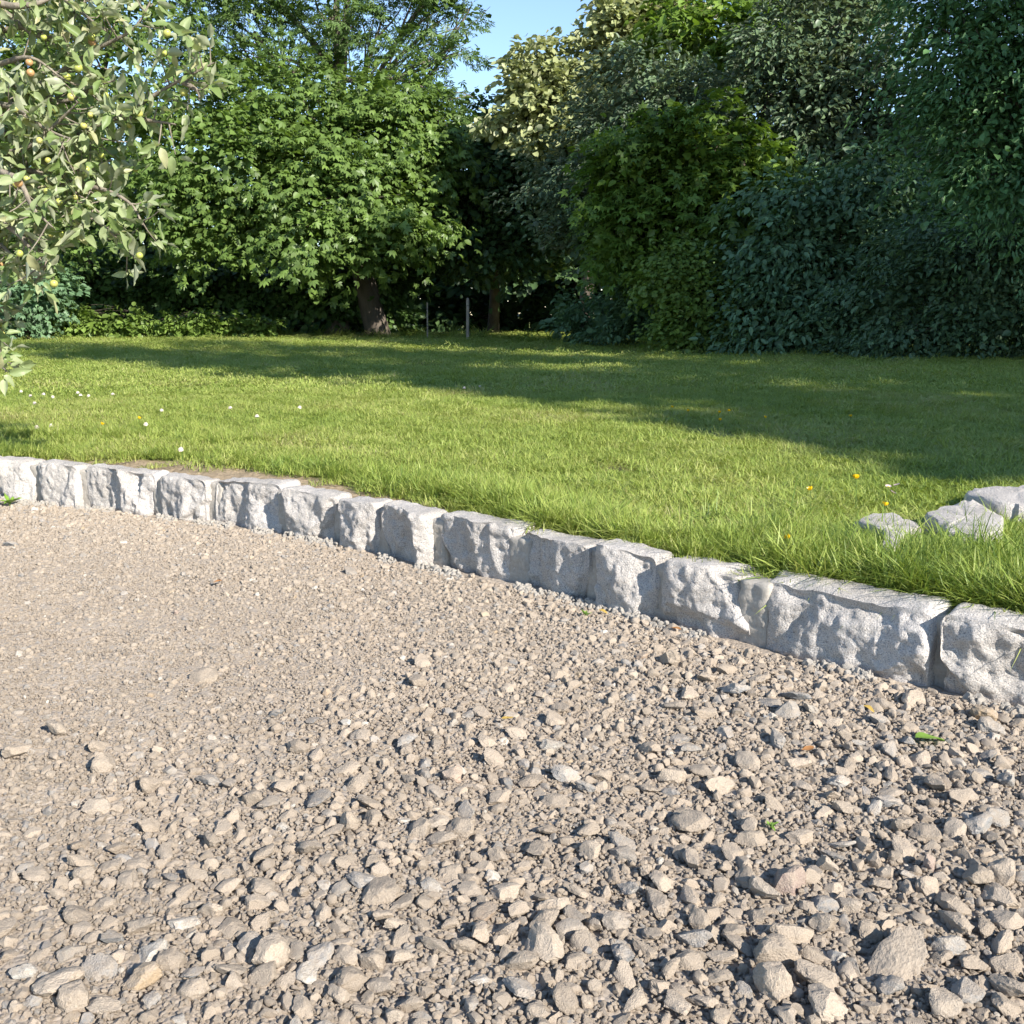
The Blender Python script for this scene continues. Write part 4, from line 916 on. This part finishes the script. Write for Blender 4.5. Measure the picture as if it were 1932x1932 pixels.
for i, b in enumerate(br):
    P_ = [at_y(*q) for q in b]; side_br = b[0][0] > -150
    pts = ([] if side_br else [hub + (P_[0] - hub) * t + np.array([0, 0, .08 * math.sin(t * 3.1)]) for t in (0, .5)]) + P_
    path = smooth_path(pts, 26); r0 = .009 if side_br else .03
    path += np.array([[.012 * nz(p * 5), 0, .012 * nz(p * 5 + 9)] for p in path])
    parts.append(tube(path, r0 * np.linspace(1, 0, 26) ** 1.3 + .0028, 7))
    fine = smooth_path(path, 110); T = np.gradient(fine, axis=0)
    L_ = np.cumsum(np.linalg.norm(np.gradient(fine, axis=0), axis=1)); s0 = 0 if side_br else L_[0] + .35 * L_[-1]; s = s0
    while s < L_[-1]:
        j = int(np.searchsorted(L_, s)); p = fine[min(j, 109)]; t = unit(T[min(j, 109)]); s += rng.uniform(.020, .042)
        d = unit(np.cross(t, rng.normal(size=3))); d[2] = d[2] * .8 + .1; tw = rng.uniform(.02, .13); e = p + (unit(d) + .5 * t) * tw
        parts.append(tube(smooth_path([p, (p + e) / 2 + np.array([0, 0, -.006]), e], 5), [.0032, .0028, .0024, .002, .0016], 5))
        for q in range(int(rng.integers(4, 8))):
            o_ = e + rng.normal(0, .012, 3); dd = unit(unit(d) * .5 + rng.normal(0, .8, 3) + np.array([0, 0, -.15]))
            lp.append(o_ + dd * .012); la.append(dd); lnn.append(unit(np.array([.35, -.35, .8]) + rng.normal(0, .8, 3)))
        if rng.uniform() < .26: ap.append(e + unit(rng.normal(size=3) + np.array([0, -.4, -.3])) * .03)
V, F = join(parts); link('boughs', mesh('boughs', V - ab, F, M_APBARK), apple)
lp, la, lnn = map(np.array, (lp, la, lnn)); lsz = rng.uniform(.038, .078, len(lp))
def apple_leaf(seed):
    r = np.random.default_rng(seed); curl = r.uniform(-.5, .8); fold = r.uniform(.1, .55); bend = r.uniform(-.15, .15)
    t = np.linspace(0, 1, 8); w = .25 * np.sin(np.pi * t ** .8) ** .8 * (1 - .25 * t); w[0] = .02; w[-1] = 0.003
    V, F = [], []
    for a, b in zip(t, w):
        for s in (-1, -.5, 0, .5, 1): V.append((s * b + bend * a * a, a, -curl * a * a * .6 + fold * abs(s) * b * 1.4 + .035 * math.sin(a * 11 + s * 2) * abs(s)))
    for i in range(7):
        for j in range(4): F.append((5 * i + j, 5 * i + j + 1, 5 * i + j + 6, 5 * i + j + 5))
    return np.array(V), np.array(F)
variants = [apple_leaf(s) for s in range(10)]
tones = rng.uniform(0, 1, 10)
me_leaf = [mesh('leaf', *v, M_APLEAF, True, {'rnd': ('FACE', np.full(len(v[1]), (k + .5) / 10))}) for k, v in enumerate(variants)]
vis = in_view(lp, 1.0); score = np.where(vis, lsz / np.linalg.norm(lp - CAM, axis=1), -1); order = np.argsort(-score)
single = set(order[:300].tolist()); rest = []
for k in range(len(lp)):
    a = la[k]; x_ = unit(np.cross(a, lnn[k])); n_v = np.cross(x_, a); v_ = int(rng.integers(10))
    M = Matrix((( x_[0], a[0], n_v[0]), (x_[1], a[1], n_v[1]), (x_[2], a[2], n_v[2])))
    if k in single:
        o = link('leaf', me_leaf[v_], apple, Vector(lp[k] - ab), M.to_euler(), (lsz[k],) * 3)
    else:
        V = (variants[v_][0] * lsz[k]) @ np.array(M).T + lp[k] - ab; rest.append((V, variants[v_][1], np.full(len(variants[v_][1]), rng.uniform())))
V, F = join([(a, b) for a, b, _ in rest]); o = link('foliage', mesh('foliage', V, F, M_APLEAF, True, {'rnd': ('FACE', np.concatenate([c for _, _, c in rest]))}), apple); tag(o, kind='stuff')
def apple_fruit(r_):
    V = []; seg, rings = 14, 10
    for i in range(rings + 1):
        t = math.pi * i / rings; rr = math.sin(t) * (1 + .08 * math.cos(t)); z = math.cos(t) * .95 - .22 * math.exp(-(rr / .28) ** 2) * (1 if t < 1.5 else -.7)
        for j in range(seg): V.append((rr * math.cos(6.283 * j / seg), rr * math.sin(6.283 * j / seg), z))
    i = np.arange(rings)[:, None] * seg; j = np.arange(seg)[None]; k = (j + 1) % seg
    return np.array(V) * r_, np.stack([i + j, i + seg + j, i + seg + k, i + k], -1).reshape(-1, 4)
va, fa = apple_fruit(1.0); me_ap = [mesh('apple', va, fa, M_APPLE, True, {'rnd': ('FACE', np.full(len(fa), t))}) for t in (.1, .4, .7, 1.0)]
me_st = mesh('apple_stalk', *tube([(0, 0, .7), (.05, 0, 1.3), (.1, .05, 1.8)], [.09, .07, .09], 5), M_APBARK)
for q in ap:
    s = rng.uniform(.010, .0155); o = link('apple', me_ap[int(rng.choice(4, p=[.4, .3, .2, .1]))], apple, Vector(q - ab), (rng.normal(0, .5), rng.normal(0, .5), 0), (s,) * 3); link('apple_stalk', me_st, o)

# ------------------------------------------------------------------ small things on the gravel
M_GL = plain('fresh_leaf', (0.20, 0.34, 0.05), .4, .3); M_DL = plain('dry_leaf', (0.36, 0.17, 0.06), .7, .2); M_YL = plain('yellow_leaf', (0.50, 0.34, 0.08), .7, .2)
def ground_leaf(px, py, ln, m, v, rz, label, cat='leaf', group=None):
    p = at_z(px, py, 0.02); me = mesh('fallen_leaf', variants[v][0], variants[v][1], m, True, {'rnd': ('FACE', np.full(len(variants[v][1]), .5))})
    tag(link('fallen_leaf', me, None, p, (rng.normal(0, .1), rng.normal(0, .1), rz), (ln, ln, ln * .5)), label, cat, group)
ground_leaf(1728, 1392, .075, M_GL, 4, R(-68), 'fresh green fallen leaf lying on the gravel near the kerb')
for px, py, l, m in ((1285, 1188, .03, M_DL), (1535, 1408, .03, M_DL), (1630, 1330, .03, M_YL), (845, 1040, .03, M_DL), (1130, 1150, .03, M_YL), (420, 1095, .03, M_DL), (945, 1355, .025, M_YL)):
    ground_leaf(px, py, l, m, int(rng.integers(10)), rng.uniform(0, 6.28), 'small dry brown or yellow leaf scrap on the gravel', 'leaf', 'dry leaf scraps on the gravel')
def sprout(px, py, s, n, label):
    p = at_z(px, py, 0.01); parts = []
    for k in range(n):
        a = 6.283 * k / n + rng.uniform(-.3, .3); el = rng.uniform(.25, .9); d = np.array([math.cos(a) * math.cos(el), math.sin(a) * math.cos(el), math.sin(el)])
        x_ = unit(np.cross(d, [0, 0, 1])); nv = np.cross(x_, d); v = variants[k % 10]
        parts.append(((v[0] * s * rng.uniform(.7, 1.1)) @ np.stack([x_, d, nv]), v[1]))
    V, F = join(parts); e = bpy.data.objects.new('weed_sprout', None); COL.objects.link(e); e.location = p; tag(e, label, 'weed')
    link('leaves', mesh('leaves', V, F, M_GL, True, {'rnd': ('FACE', np.full(len(F), .5))}), e)
    link('stem', mesh('stem', *tube([(0, 0, -.01), (0.001, 0, .004), (0, 0, s * .4)], [.002, .0018, .001], 5), M_STEM), e)
sprout(18, 950, .055, 7, 'small leafy weed at the foot of the kerb under the apple tree')
sprout(1455, 1560, .016, 5, 'tiny green weed sprout among the open gravel')
sprout(1105, 1160, .022, 5, 'little weed at the foot of the kerb by the stepped block')
